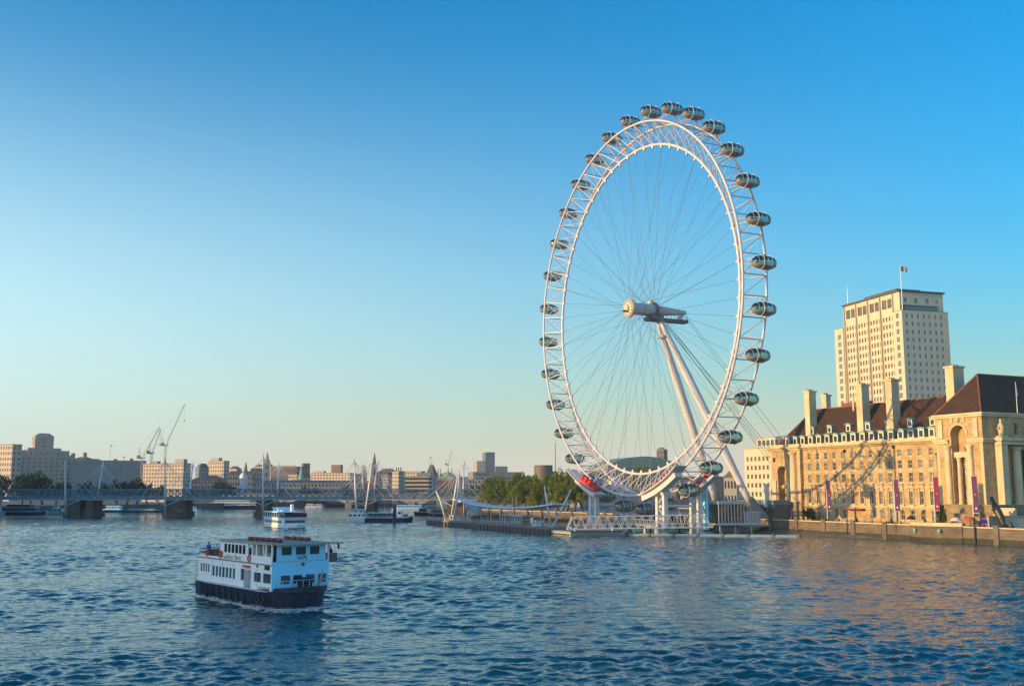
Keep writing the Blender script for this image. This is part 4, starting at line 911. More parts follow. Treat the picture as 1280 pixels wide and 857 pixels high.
# ================================================================ GENERIC BUILDINGS OF THE SKYLINE
def block(name, label, cat, px0, px1, ytop, Y, dep, rz, rows, ncol, m, roof=None, base=2.0, extra=(), glass='glassd', roofh=4, wfrac=.5, hfrac=.5, zw0=None, side=True, band=False):
    W_ = (px1 - px0) * Y / FPX; w = max((W_ - dep * abs(sin(R(rz)))) / cos(R(rz)), W_ * .3)
    ztop = CAMZ + (HOR - ytop) * Y / FPX
    t = thing(name, label, cat, (px_x((px0 + px1) / 2, Y), Y + dep / 2 * cos(R(rz)), 0), R(rz))
    zt = ztop - (roofh if roof in ('hip', 'mansard', 'gable') else 0)
    x0, x1, y0, y1 = -w / 2, w / 2, -dep / 2, dep / 2
    MB().box(x0, x1, y0, y1, base, zt).build('wall', M[m], t)
    if roof == 'hip': 
        e = min(w, dep) * .4; MB().add([(x0 - .4, y0 - .4, zt), (x1 + .4, y0 - .4, zt), (x1 + .4, y1 + .4, zt), (x0 - .4, y1 + .4, zt), (x0 + e, 0, ztop), (x1 - e, 0, ztop)], [(0, 1, 5, 4), (1, 2, 5), (2, 3, 4, 5), (3, 0, 4), (0, 3, 2, 1)]).build('roof', M['slate'], t)
    elif roof == 'mansard': MB().hexa([(x0, y0, zt), (x1, y0, zt), (x1, y1, zt), (x0, y1, zt), (x0 + 2, y0 + 2, ztop), (x1 - 2, y0 + 2, ztop), (x1 - 2, y1 - 2, ztop), (x0 + 2, y1 - 2, ztop)]).build('roof', M['slate'], t)
    elif roof == 'gable': MB().ext([(x0 - .3, zt), (x1 + .3, zt), (0, ztop)], 'y', y0 - .3, y1 + .3).build('roof', M['brown'], t)
    else: MB().box(x0 - .3, x1 + .3, y0 - .3, y1 + .3, zt, zt + .7).build('roof', M['lead' if roof == 'lead' else 'conc'], t)
    if rows:
        zb = zw0 if zw0 else max(base + 2, 6.0); fh = (zt - zb) / rows; cw = w / ncol
        if band:
            for r in range(rows): MB().box(x0 + .6, x1 - .6, y0 - .12, y0 + .05, zb + fh * (r + .28), zb + fh * (r + .78)).build('window_band', M[glass], t)
            for r in range(rows): MB().box(x0 - .12, x0 + .05, y0 + .6, y1 - .6, zb + fh * (r + .28), zb + fh * (r + .78)).build('window_band', M[glass], t)
        else:
            wm = MB().box(-cw * wfrac / 2, cw * wfrac / 2, -.06, .05, 0, fh * hfrac).mesh('window', M[glass])
            n = 0
            for r in range(rows):
                for c in range(ncol):
                    if n < 96: link('window', wm, t, (x0 + (c + .5) * cw, y0, zb + fh * (r + .25))); n += 1
            if side:
                ns = max(1, int(dep / cw)); xs = x0 if px0 > 0 and (rz > 12 or px0 > 640) else (x1 if rz < -12 or px1 < 640 else x0)
                for r in range(rows):
                    for c in range(min(ns, 8)):
                        if n < 100:
                            o = link('window', wm, t, (xs, y0 + (c + .5) * dep / min(ns, 8), zb + fh * (r + .25))); o.rotation_euler = (0, 0, pi / 2); n += 1
    for (nm, fx0, fx1, fy0, fy1, h0, h1, mm) in extra:
        MB().box(x0 + w * fx0, x0 + w * fx1, y0 + dep * fy0, y0 + dep * fy1, zt + h0, zt + h1).build(nm, M[mm], t)
    return t, w, zt
def chim(n, seed, h=2.4):
    r = random.Random(seed); return [('chimney', f, f + .02 + .01 * r.random(), .4, .55, .0, h * (.8 + .5 * r.random()) + 1.2, r.choice(['brick', 'brown', 'concw'])) for f in [(i + .3 + .4 * r.random()) / n for i in range(n)]]
# clock-tower palace far left
Yq = 1000
sm = thing('clock_tower_building', 'massive pale stone building with a domed square clock tower at far left', 'building', (px_x(44, Yq), Yq + 20, 0), R(33))
zq = lambda y: CAMZ + (HOR - y) * Yq / FPX
MB().box(-22, 24, -20, 20, 2, zq(569)).build('wall', mat('grey_beige_stone', (.27, .245, .21), .8, var=.12, scale=.2, streak=.5), sm)
MB().box(-15, 15, -14, 14, zq(569), zq(560)).box(-22, -15.01, -12, 12, zq(569), zq(563)).box(15.01, 23, -12, 12, zq(569), zq(563)).build('upper_storey', mat('grey_beige_stone', (.27, .245, .21), .8, var=.12, scale=.2, streak=.5), sm)
tow = MB().box(-8.5, 8.5, -9, 9, zq(560), zq(545)).hexa([(-8.5, -9, zq(545)), (8.5, -9, zq(545)), (8.5, 9, zq(545)), (-8.5, 9, zq(545)), (-4.5, -5, zq(541)), (4.5, -5, zq(541)), (4.5, 5, zq(541)), (-4.5, 5, zq(541))]).build('clock_tower', mat('grey_beige_stone', (.27, .245, .21), .8, var=.12, scale=.2, streak=.5), sm)
MB().lathe([(3.0, -9.2), (3.0, -9.0)], (0, 0, zq(551)), 20, 'y').build('clock_face', M['conc'], tow)
MB().box(-8.7, -8.48, -2.4, 2.4, zq(555), zq(547)).build('window', M['glassd'], tow)
MB().box(-1.5, 1.5, -9.2, -8.98, zq(564) + 4, zq(557)).build('window', M['glassd'], tow)
wm = MB().box(-.85, .85, -.08, .05, 0, 2.0).mesh('window', M['glassd'])
n = 0
for k in range(9):
    for c in range(9): link('window', wm, sm, (-19.5 + c * 5.1, -20, 12 + k * 3.8)); n += 1
for c in range(6): link('window', wm, sm, (-12.5 + c * 5, -14, zq(568)))
MB().box(-25, -22.01, -21, -16, 2, zq(566)).box(24.01, 27, -20, -15, 2, zq(566)).build('wing', mat('grey_beige_stone', (.27, .245, .21), .8, var=.12, scale=.2, streak=.5), sm)
block('office_building', 'sunlit cream stone office wing beside the clock tower, cut by the photo edge', 'building', -14, 30, 557, 900, 9, -30, 8, 9, 'pinks', zw0=14)
block('brown_roofed_building', 'brown roofed brick building with a small cupola right of the clock tower building', 'building', 86, 119, 571, 1060, 20, -14, 6, 6, 'brown', 'hip', extra=[('cupola', .52, .6, .4, .6, 2, 8.5, 'lead')])
t, w_, zt_ = block('sheeted_building', 'wide building wrapped in blue-grey scaffold sheeting', 'building', 90, 180, 576.5, 1010, 24, 18, 0, 1, 'bluegrey', extra=[('roof_plant', .3, .36, .3, .6, 0, 2.0, 'dgrey'), ('roof_plant', .55, .6, .3, .6, 0, 2.2, 'brown'), ('roof_plant', .78, .82, .3, .6, 0, 3.0, 'brown')])
lines = MB()
for i in range(1, 8): lines.box(-w_ / 2, w_ / 2, -12.12, -12.002, 4 + i * 5, 4.18 + i * 5)
lines.build('scaffold_rail', M['dgrey'], t)
block('grand_hotel', 'long sunlit cream building with a flat projecting pavilion at its right end', 'building', 178, 241, 580.5, 840, 9, -22, 6, 14, 'pinks', extra=[('pavilion', .78, 1.0, 0, .5, .7, 4, 'concw'), ('roof_plant', .1, .3, .3, .7, .7, 2.6, 'lead')], zw0=16)
block('office_building', 'shaded grey stone block just right of the sunlit hotel', 'building', 240, 263, 579.5, 930, 22, 24, 7, 6, 'conc', 'mansard')
block('office_building', 'sunlit square block with a blank upper storey left of the spire', 'building', 261, 288, 577, 1150, 9, -25, 6, 7, 'pinks', extra=[('upper_storey', .1, .6, .2, .8, .7, 4, 'concw')], zw0=20)
block('terrace_building', 'blue-grey slate roofed block with many chimneys behind the bridge trees', 'building', 284, 318, 589, 1000, 22, 8, 4, 10, 'conc', 'mansard', extra=chim(6, 1))
block('terrace_building', 'low grey stone riverside block below the square sunlit block', 'building', 238, 284, 594, 880, 20, 12, 4, 11, 'conc', 'hip', extra=chim(4, 2))
block('terrace_building', 'shaded stone block with a round corner left of the tall church spire', 'building', 309, 334, 585, 1060, 20, 14, 5, 7, 'conc', 'mansard', extra=chim(4, 3))
block('roof_garden_building', 'flat block crowned with a dark green roof garden right of the church spire', 'building', 340, 378, 584, 1150, 24, -10, 4, 9, 'brown', extra=[('parapet', .05, .95, .02, .1, .7, 1.8, 'concw')])
block('tower_building', 'small square dark brick tower block standing above the rooftops', 'building', 376, 389, 580, 1250, 14, 20, 5, 4, 'brown')
block('long_palace', 'long blue-grey classical river palace with rows of small windows behind the railway bridge', 'building', 318, 452, 600, 860, 22, 4, 3, 30, 'conc', 'hip', roofh=2.2, zw0=7)
block('sunlit_block', 'long sunlit pink block with a square rooftop box', 'building', 388, 446, 592, 1000, 9, -24, 4, 13, 'pinks', extra=[('penthouse', .48, .72, .3, .7, .7, 8.5, 'brown'), ('roof_plant', .02, .3, .3, .7, .7, 2.8, 'concw')], zw0=18)
block('brick_building', 'red brick building framed by the white bridge masts', 'building', 453, 470, 600, 800, 14, 6, 4, 5, 'brick', 'gable', roofh=3)
block('office_building', 'grey stone block directly right of the tall white bridge masts', 'building', 470, 492, 589.5, 900, 18, -12, 6, 6, 'concw', 'mansard', roofh=3, zw0=10)
block('office_building', 'sunlit pale block with a crenellated skyline between grey offices', 'building', 491, 506, 590, 860, 9, -28, 6, 5, 'pinks', extra=chim(3, 5), zw0=10)
block('banded_office', 'wide modern office with long horizontal window bands', 'building', 502, 546, 596, 880, 20, -8, 5, 1, 'concw', band=True, zw0=8, extra=[('roof_plant', .45, .9, .3, .7, .7, 3.4, 'lead')])
block('office_building', 'sunlit flat block behind the banded office', 'building', 496, 532, 590, 1000, 9, -20, 3, 9, 'pinks', zw0=22)
tt, w_, zt_ = block('pyramid_tower', 'square stone tower with a dark pyramid roof and finial', 'tower', 533, 547, 594, 900, 9, -18, 4, 3, 'concw', zw0=14)
MB().taper(0, 0, w_ / 2, 4.5, zt_ + .7, 1.2, 1.2, zt_ + 9).build('pyramid_roof', M['slate'], tt); MB().path([(0, 0, zt_ + 9), (0, 0, zt_ + 13)], [.3, .1], 6).build('finial', M['slate'], tt)
tt, w_, zt_ = block('domed_building', 'stone building with a shallow green dome and slim turrets', 'building', 546, 568, 596, 1000, 18, -6, 4, 6, 'concw', zw0=10)
MB().lathe([(7, zt_ + .7), (6.6, zt_ + 2.2), (4.6, zt_ + 3.8), (1, zt_ + 4.8)], (2, 0, 0), 16).build('dome', M['copper'], tt)
for f in (-7, -4.5, 3, 6.5): MB().path([(f, -4, zt_), (f, -4, zt_ + 7), (f, -4, zt_ + 8.5)], [.8, .7, .1], 6).build('turret', M['concw'], tt)
t, w_, zt_ = block('hoarding_building', 'low block covered with a dark maroon striped hoarding', 'building', 546, 574, 600, 760, 12, 2, 0, 1, 'conc')
hb = MB().box(-w_ / 2 + .3, w_ / 2 - 2, -6.3, -6.003, 8.5, zt_ - .3).build('hoarding', mat('maroon_print', (.05, .02, .03), .6, scale=.25, col2=(.2, .09, .09)), t)
for i in range(4):
    x = w_ / 2 - 9 + i * 1.6; MB().hexa([(x, -6.36, 8.6), (x + .6, -6.36, 8.6), (x + .6, -6.302, 8.6), (x, -6.302, 8.6), (x + 2, -6.36, zt_ - .5), (x + 2.6, -6.36, zt_ - .5), (x + 2.6, -6.302, zt_ - .5), (x + 2, -6.302, zt_ - .5)]).build('stripe', M['concw'], hb)
t, w_, zt_ = block('stepped_tower', 'stepped grey office complex with a slab tower, left of the riverside trees', 'office tower', 584, 652, 591, 880, 26, 12, 6, 18, 'conc', zw0=10, extra=[('tower', .28, .47, .2, .8, .7, 17.5, 'bluegrey'), ('upper_block', .1, .3, .2, .9, .7, 10, 'concw'), ('upper_block', .47, .72, .1, .9, .7, 5.5, 'conc')])
block('office_building', 'grey slab with a white fin between the bridge mast and the stepped tower', 'building', 574, 612, 600, 800, 16, 4, 5, 10, 'conc', zw0=7, extra=[('fin', .86, .9, -.02, .2, -8, 2, 'white')])
t = thing('drum_tower', 'round brown drum-shaped tower above the riverside trees', 'tower', (px_x(679, 800), 800, 0)); MB().lathe([(7, 2), (7, 31.5), (7.2, 31.6), (7.2, 32.3), (6.6, 32.4)], n=28).build('wall', M['brown'], t)
sl_ = MB()
for i in range(28):
    a = 2 * pi * i / 28; MB().box(-.3, .3, -7.1, -6.9, 21, 30.5).rot(a).build('slit', M['dgrey'], t)
block('low_white_building', 'low white flat building seen above the trees left of the wheel', 'building', 687, 726, 601, 640, 14, 6, 2, 8, 'white', zw0=14, extra=[('upper_block', .05, .35, .2, .8, .7, 3.0, 'conc')])
t = thing('site_mast', 'slim tall brown pole rising above the trees left of the wheel', 'mast', at(694.5, 640, 455)[:2] + (3.2,)); MB().path([(0, 0, 0), (0, 0, CAMZ + (HOR - 553) * 455 / FPX - 3.2)], [.25, .14], 8).build('pole', M['brown'], t); MB().box(-.6, .6, -.6, .6, 0, .6).build('base', M['conc'], t)
# infill between the larger blocks
block('rooftop_house', 'small dark gabled roof between the brown roofed building and the sheeted building', 'building', 112, 128, 573.5, 1080, 12, 8, 2, 5, 'brown', 'gable', extra=chim(2, 11))
block('rooftop_house', 'low pink roofed terrace visible between the square sunlit block and the thin spire', 'building', 287, 303, 583, 1200, 9, -25, 2, 6, 'pinks', 'hip', roofh=3, zw0=24, extra=chim(3, 12))
block('rooftop_house', 'sunlit terrace roofs left of the roof garden block, under the sharp spire', 'building', 318, 346, 580.5, 1250, 9, -25, 2, 8, 'pinks', 'hip', roofh=3, zw0=28, extra=chim(4, 13))
block('rooftop_house', 'pink terrace between the roof garden block and the green spire', 'building', 362, 378, 590, 1120, 8, -24, 2, 6, 'pinks', 'mansard', roofh=3, zw0=20, extra=chim(2, 14))
block('rooftop_house', 'low sunlit roofs right of the green spire', 'building', 380, 398, 594, 1090, 8, -24, 2, 7, 'pinks', 'hip', roofh=3, zw0=18, extra=chim(3, 15))
block('rooftop_house', 'grey mansard terrace left of the shorter dark steeple', 'building', 436, 456, 592, 1010, 10, 10, 3, 7, 'conc', 'mansard', roofh=3.5, zw0=14, extra=chim(3, 16))
block('rooftop_house', 'sunlit chimneyed roofs behind the grey block right of the tallest spire', 'building', 474, 496, 586, 1150, 8, -25, 2, 6, 'pinks', 'hip', roofh=3, zw0=26, extra=chim(4, 17))
block('rooftop_house', 'dim grey roofs far behind the green domed building', 'building', 556, 590, 596, 1250, 10, 6, 2, 9, 'conc', 'hip', roofh=3, zw0=18, extra=chim(4, 18))
block('rooftop_house', 'brown brick slab far behind the leftmost riverside trees', 'building', 640, 668, 596, 980, 10, 6, 3, 8, 'brown', zw0=12)
# concert hall with green vaulted roof
Yh = 640; hx = px_x(792, Yh)
t = thing('concert_hall', 'long low hall with a shallow green curved roof seen through the wheel spokes', 'building', (hx, Yh, 0), R(14))
zt_ = CAMZ + (HOR - 586) * Yh / FPX
MB().box(-24, 24, -18, 18, 3, zt_).build('wall', M['conc'], t)
MB().ext([(-24.6, zt_)] + [(-24.6 + 49.2 * i / 16, zt_ + .8 + 6.2 * sin(pi * (i / 16)) ** .8) for i in range(17)] + [(24.6, zt_)], 'y', -18.6, 18.6).build('roof', M['rfhgreen'], t)
for i in range(10): MB().box(-22 + i * 4.5, -19.2 + i * 4.5, -18.12, -17.9, 10, zt_ - 2).build('window', M['glassb'], t)
block('brick_tower', 'slender brown brick tower with a rounded top seen through the wheel', 'tower', 820.5, 834.5, 563, 900, 8, -30, 10, 3, 'brown', zw0=8, extra=[('round_top', .1, .7, .2, .8, .7, 2.2, 'brown')])
t, w_, zt_ = block('brown_roof_house', 'small house with a sunlit brown pitched roof behind the wheel leg', 'building', 903, 926, 588, 470, 9, -20, 2, 4, 'concw', 'gable', roofh=3.2)
block('dark_roof_block', 'dark low block with a blue roofline between the hall and the wheel leg', 'building', 838, 905, 597, 520, 12, 8, 2, 9, 'dgrey', 'lead', glass='glassb', zw0=8)
block('low_block', 'low pale terrace behind the riverside trees and the drive tower', 'building', 726, 760, 590, 560, 12, 10, 4, 7, 'conc', zw0=8)
# spires
def spire(label, px, ytop, Y, w, hb, m='conc', r=.3):
    zt = CAMZ + (HOR - ytop) * Y / FPX; t = thing('church_spire', label, 'spire', (px_x(px, Y), Y, 2), R(15))
    MB().box(-w / 2, w / 2, -w / 2, w / 2, 0, hb).build('tower', M[m], t)
    MB().taper(0, 0, w * .6, w * .6, hb, w * .55, w * .55, hb + 1).build('parapet', M[m], t)
    MB().lathe([(w * .45, hb + 1), (w * .42, hb + (zt - hb) * .25), (w * .3, hb + (zt - hb) * .28), (w * .22, hb + (zt - hb) * .55), (.08, zt - 2)], (0, 0, 0), 8).build('spire', M['lead' if m == 'lead' else m], t)
    for q in (0, 1): MB().box(-w * .2, w * .2, -w / 2 - .06, -w / 2 + .1, hb - 6 - 7 * q, hb - 2 - 7 * q).build('window', M['glassd'], t)
spire('thin dark church spire above grey roofs, nearer the scaffolded building', 309.5, 577, 1020, 5, 27, 'brown')
spire('sharp dark spire on a sunlit stone tower left of the roof garden block', 335.5, 565, 1040, 6.5, 38, 'concw')
spire('small pale green spire with a bell dome beside the dark brick tower block', 378.5, 583, 900, 5, 20, 'copper')
spire('tallest dark spire rising between the crossed white bridge masts', 469, 566, 900, 5, 30, 'brown')
spire('short dark steeple immediately left of the tallest spire', 457, 581, 960, 4.4, 26, 'brown')
t = thing('white_dome', 'tiny white domed cupola under the thin dark spire', 'dome', (px_x(307, 900), 900, 4)); MB().lathe([(3, 0), (3, 19), (3.6, 19.2), (3.3, 21.5), (2, 24), (.4, 25.2)], n=14).build('drum', M['white'], t); MB().path([(0, 0, 25), (0, 0, 28)], [.4, .1], 6).build('finial', M['white'], t)
# roof-top bits: aerials
for px, y0, y1, lab in ((137, 578, 556, 'thin rooftop aerial with a small vane above the sheeted building'), (154, 577, 570, 'short aerial on the sheeted building roof'), (880 - 343, 583, 571, 'fine flag mast on the pyramid tower')):
    Y = 905; t = thing('roof_aerial', lab, 'aerial', at(px, y0 + 2, Y)); h = (y0 + 2 - y1) * Y / FPX
    MB().path([(0, 0, 0), (0, 0, h)], [.16, .1], 5).build('pole', M['dgrey'], t); MB().box(0, 1.5, -.1, .1, h - 1.2, h - .2).build('vane', M['dgrey'], t)
# luffing cranes
def crane(label, pxm, ym, pxt, yt, Y, ybase, cj):
    X, _, Z = at(pxm, ym, Y); t = thing('tower_crane', label, 'crane', (X, Y, 2), 0, 'cranes above the north bank')
    h = Z - 2; m = MB()
    for x in (-.8, .8):
        for y in (-.8, .8): m.tube((x, y, 0), (x, y, h), .16, 4)
    for k in range(int(h / 2.2)):
        z = k * 2.2; m.tube((-.8, -.8, z), (.8, -.8, z + 2.2), .08, 4); m.tube((.8, .8, z), (.8, -.8, z + 2.2), .08, 4)
    m.build('mast', M['concw'], t)
    MB().box(-4.5, 2.2, -1.4, 1.4, h, h + 1.6).build('machinery_deck', M['dgrey'], t); MB().box(-4.6, -2.6, -1.2, 1.2, h + .2, h + 3.2).build('counterweight', M['dgrey'], t); MB().box(1.0, 2.6, -2.6, -1.41, h + .4, h + 2.4).build('cab', M['white'], t)
    tx, _, tz = at(pxt, yt, Y); tip = Vector((tx - X, 0, tz - 2)); root = Vector((1.2, 0, h + 1.8)); d = tip - root
    j = MB(); up = Vector((-d.z, 0, d.x)).normalized() * 1.0
    for q in (Vector((0, .7, 0)), Vector((0, -.7, 0)), up * 1.3): j.tube(root + q, root + d * .97 + q * .5, .13, 4)
    n = 18
    for i in range(n):
        a, b = root + d * (i / n * .97), root + d * ((i + 1) / n * .97); j.tube(a + Vector((0, .7, 0)), b + up * 1.2, .07, 4); j.tube(b + up * 1.2, b + Vector((0, -.7, 0)), .07, 4)
    j.tube(root + d * .96, root + d, .3, 5); j.build('jib', M['concw'], t)
    ap = Vector((cj, 0, h + 11)); a = MB()
    a.tube((-1.5, -.8, h + 1.5), ap, .16, 4).tube((-1.5, .8, h + 1.5), ap, .16, 4).tube((-4.2, 0, h + 2), ap, .12, 4); a.build('a_frame', M['concw'], t)
    MB().tube(ap, root + d * .93 + up, .06, 4).tube(root + d * .99, root + d * .99 - Vector((0, 0, 16)), .05, 4).build('rope', M['dgrey'], t)
    MB().lathe([(.1, .9), (.5, .6), (.5, -.4), (.15, -.8)], tuple(root + d * .99 - Vector((0, 0, 16.6))), 8).build('hook_block', M['dgrey'], t)
crane('shorter crane with its jib raised above the sunlit hotel, left of the pair', 177.5, 573, 200, 533.5, 1000, 610, -3.2)
crane('middle crane whose raised jib crosses behind its neighbour', 189.5, 567, 201.5, 536, 1060, 610, -2.2)
crane('tallest crane with the longest raised jib pointing up right', 207, 557, 231.5, 504.5, 1040, 610, -5)
crane('faint distant crane far beyond the domed building', 560, 581, 565, 563, 1700, 610, -3)

# ================================================================ BRIDGES
YB = 535
rb = thing('railway_bridge', 'dark blue-green iron truss railway bridge on stone and brick piers across the river', 'railway bridge', (0, YB, 0))
bx0, bx1 = -345, 24
for y in (0, 13):
    m = MB().box(bx0, bx1, y - .5, y + .5, 8.9, 9.9).box(bx0, bx1, y - .5, y + .5, 13.2, 13.9)
    n = int((bx1 - bx0) / 3.2)
    for i in range(n):
        x = bx0 + i * 3.2; m.box(x - .16, x + .16, y - .35, y + .35, 9.9, 13.2)
        m.tube((x, y - .2, 9.9), (x + 3.2, y - .2, 13.2), .16, 4); m.tube((x, y + .2, 13.2), (x + 3.2, y + .2, 9.9), .16, 4)
    m.build('truss_girder', M['truss'], rb)
MB().box(bx0, bx1, .51, 12.49, 8.6, 9.6).build('deck', M['truss'], rb)
for px0, px1 in ((88, 108.5), (112, 124), (210, 238), (322, 340), (446, 472), (558, 582)):
    x0, x1 = px_x(px0, YB), px_x(px1, YB)
    p = MB().box(x0, x1, -1.5, 14.5, -2, 1.9).taper((x0 + x1) / 2, 6.5, (x1 - x0) / 2 - .6, 6.8, 1.9, (x1 - x0) / 2 - .9, 6.4, 8.6).build('pier', M['wall_stone'] if px1 - px0 > 14 else M['brown'], rb)
    MB().box(x0 - .3, x1 + .3, -1.8, 14.8, 1.9, 2.3).box(x0 - .2, x1 + .2, -1.7, 14.7, -1.9, .5).build('pier_collar', M['brown'], p)
def foot_bridge(label, y0, pylons, side):
    fb = thing('suspended_footbridge', label, 'footbridge', (0, y0, 0))
    m = MB().box(bx0, bx1, -1.6, 1.6, 8.35, 8.9).build('deck', M['concw'], fb)
    ra = MB().box(bx0, bx1, side * 1.5 - .05, side * 1.5 + .05, 9.95, 10.1)
    for i in range(int((bx1 - bx0) / 3)): x = bx0 + i * 3; ra.box(x - .05, x + .05, side * 1.5 - .04, side * 1.5 + .04, 8.9, 9.95)
    ra.build('railing', M['grey'], fb)
    for pxb, pxt, yt, tilt in pylons:
        Yt = YB + y0 - YB
        xb = px_x(pxb, y0); xt = px_x(pxt, y0); zt = CAMZ + (HOR - yt) * y0 / FPX
        py = MB().path([(xb, side * 2.6, .5), (xb + (xt - xb) * .5, side * (2.6 + tilt * .5), zt * .5), (xt, side * (2.6 + tilt), zt)], [.55, .5, .3], 8).build('pylon', M['white'], fb, smooth=True)
        MB().path([(xt, side * (2.6 + tilt), zt - 1), (xt, side * (2.6 + tilt), zt + 1.6)], [.5, .05], 6).build('pylon_tip', M['steelw'], py)
        for k in range(-4, 5):
            if k == 0: continue
            MB().tube((xt, side * (2.6 + tilt), zt - .6), (xb + k * 4.6, side * .2, 8.9), .07 if abs(k) != 3 else .12, 4).build('cable', M['steelw'], py)
        for q in (-1, 1): MB().tube((xb, side * 2.6, 5.5), (xb + q * 6, side * 1.0, 8.3), .22, 5).build('strut', M['steelw'], py)
foot_bridge('slim white footbridge hung from leaning pylons along the near side of the railway bridge', YB - 7, [(92, 92, 579, 4), (214.5, 214.5, 576, 4), (334.5, 334.5, 571, 4), (449.5, 446, 576, 3), (459.5, 468.5, 577, 3), (566, 574, 590, 3)], -1)
foot_bridge('slim white footbridge hung from pylons on the far side of the railway bridge', YB + 21, [(123, 126, 578, 4), (237, 239, 579, 4), (348, 347, 580, 4), (456.5, 452, 580, 3), (465, 472, 576, 3), (579.5, 579.5, 577, 3)], 1)
# masonry tie blocks under the leaning pylons are the bridge piers; concrete arch bridge farther downstream
ab = thing('arch_bridge', 'pale low arched road bridge far behind the railway bridge', 'road bridge', (0, 830, 0))
ax0, ax1 = -230, 20; np_ = 5; sp_ = (ax1 - ax0) / np_
pts = [(ax0, 10.2), (ax0, 6.5)]
for k in range(np_):
    xa = ax0 + k * sp_
    for i in range(11):
        q = i / 10; pts.append((xa + 3 + (sp_ - 6) * q, 3.2 + 4.6 * (1 - (2 * q - 1) ** 2)))
pts += [(ax1, 6.5), (ax1, 10.2)]
MB().ext(pts, 'y', 0, 16).build('arches', M['concw'], ab)
for k in range(1, np_): MB().box(ax0 + k * sp_ - 2.6, ax0 + k * sp_ + 2.6, -1, 17, -2, 4.2).build('pier', M['conc'], ab)
MB().box(ax0, ax1, -.6, 0 - .002, 9.6, 10.6).build('parapet', M['concw'], ab)
struct(MB().prism([(-345, YB - 20), (-325, YB - 20), (-312, YB + 40), (-345, YB + 40)], -4, 4.3).build('bridge_abutment_ground', M['ground']))

# ================================================================ BOATS
def hull(L, B, zt0, zt1, bow, zb=-.5, flare=.85, stern=.9):
    """x forward; sheer from zt0 (stern) to zt1 (bow)"""
    n = 34; vs = []; fs = []
    for i in range(n + 1):
        q = (i / n) ** .8; x = -L / 2 + L * q
        k = 1 if q < 1 - bow else max(0.0, 1 - ((q - (1 - bow)) / bow) ** 2.2)
        k *= stern + (1 - stern) * min(1, q * 5)
        zt = zt0 + (zt1 - zt0) * q ** 2.2; w = B / 2 * max(k, .03)
        xx = x - (0 if q < .9 else 0)
        vs += [(xx - .5 * (q > .8) * (q - .8) * 5 * .8, -w * flare, zb), (xx, -w, zt), (xx, w, zt), (xx - .5 * (q > .8) * (q - .8) * 5 * .8, w * flare, zb)]
    for i in range(n):
        a, b = i * 4, i * 4 + 4
        fs += [(a, b, b + 1, a + 1), (a + 1, b + 1, b + 2, a + 2), (a + 2, b + 2, b + 3, a + 3), (a + 3, b + 3, b, a)]
    fs += [(0, 1, 2, 3), (n * 4 + 3, n * 4 + 2, n * 4 + 1, n * 4)]
    return MB().add(vs, fs)
# ---- near ferry. local x forward from midship, +y port; the starboard side (y<0) faces us
fe = thing('passenger_ferry', 'big two-deck white and navy passenger ferry with its front tinted blue for sky-lit shade, coming closer', 'ferry', (FER[0] + .777 * 3.8, FER[1] + .63 * 3.8, 0), FH)
X_ = lambda s: s - 10.0                       # s = metres forward of the stern
HB = 3.8
hl = hull(23.6, 7.8, 1.95, 1.9, .2, -.6, .93)
hl.v = [(x + 1.1, y, z) for x, y, z in hl.v]
H_ = hl.build('hull', M['navy'], fe)
wlm = hull(23.8, 7.9, .14, .16, .2, -.3, 1.0); wlm.v = [(x + 1.1, y, z) for x, y, z in wlm.v]; wlm.build('boot_stripe', mat('buff_paint', (.5, .4, .32), .6), H_)
rubm = hull(23.75, 7.98, 2.08, 2.05, .2, 1.93, 1.0); rubm.v = [(x + 1.1, y, z) for x, y, z in rubm.v]; rubm.build('gunwale', M['steelw'], H_)
for s_ in [2.2 + 1.75 * i for i in range(8)]: MB().box(X_(s_) - .05, X_(s_) + .05, -HB - .12, -HB + .05, .25, 1.85).build('rubbing_bar', M['black'], H_)
bul = hull(23.4, 7.5, 2.1, 2.75, .2, 2.0, .97); bul.v = [(x + 1.1, y, z) for x, y, z in bul.v if True]
fw = MB()
n = 16; bpts_ = []
for i in range(n + 1):
    q = i / n; x = X_(17.5) + (X_(22.8) - X_(17.5)) * sin(pi * q) ** .75; y = -3.85 * cos(pi * q); bpts_.append((x, y))
for i in range(n):
    (xa, ya), (xb_, yb_) = bpts_[i], bpts_[i + 1]; zz = lambda x: 2.06 + .5 * max(0, (x - X_(17.5)) / 5.3)
    fw.hexa([(xa, ya, 2.0), (xb_, yb_, 2.0), (xb_ * .985, yb_ * .96, 2.0), (xa * .985, ya * .96, 2.0), (xa, ya, zz(xa)), (xb_, yb_, zz(xb_)), (xb_ * .985, yb_ * .96, zz(xb_)), (xa * .985, ya * .96, zz(xa))])
fw.build('bow_bulwark', M['navy'], H_)
MB().prism([(x * .985, y * .96) for x, y in bpts_], 1.95, 2.12).build('foredeck', M['wood'], H_)
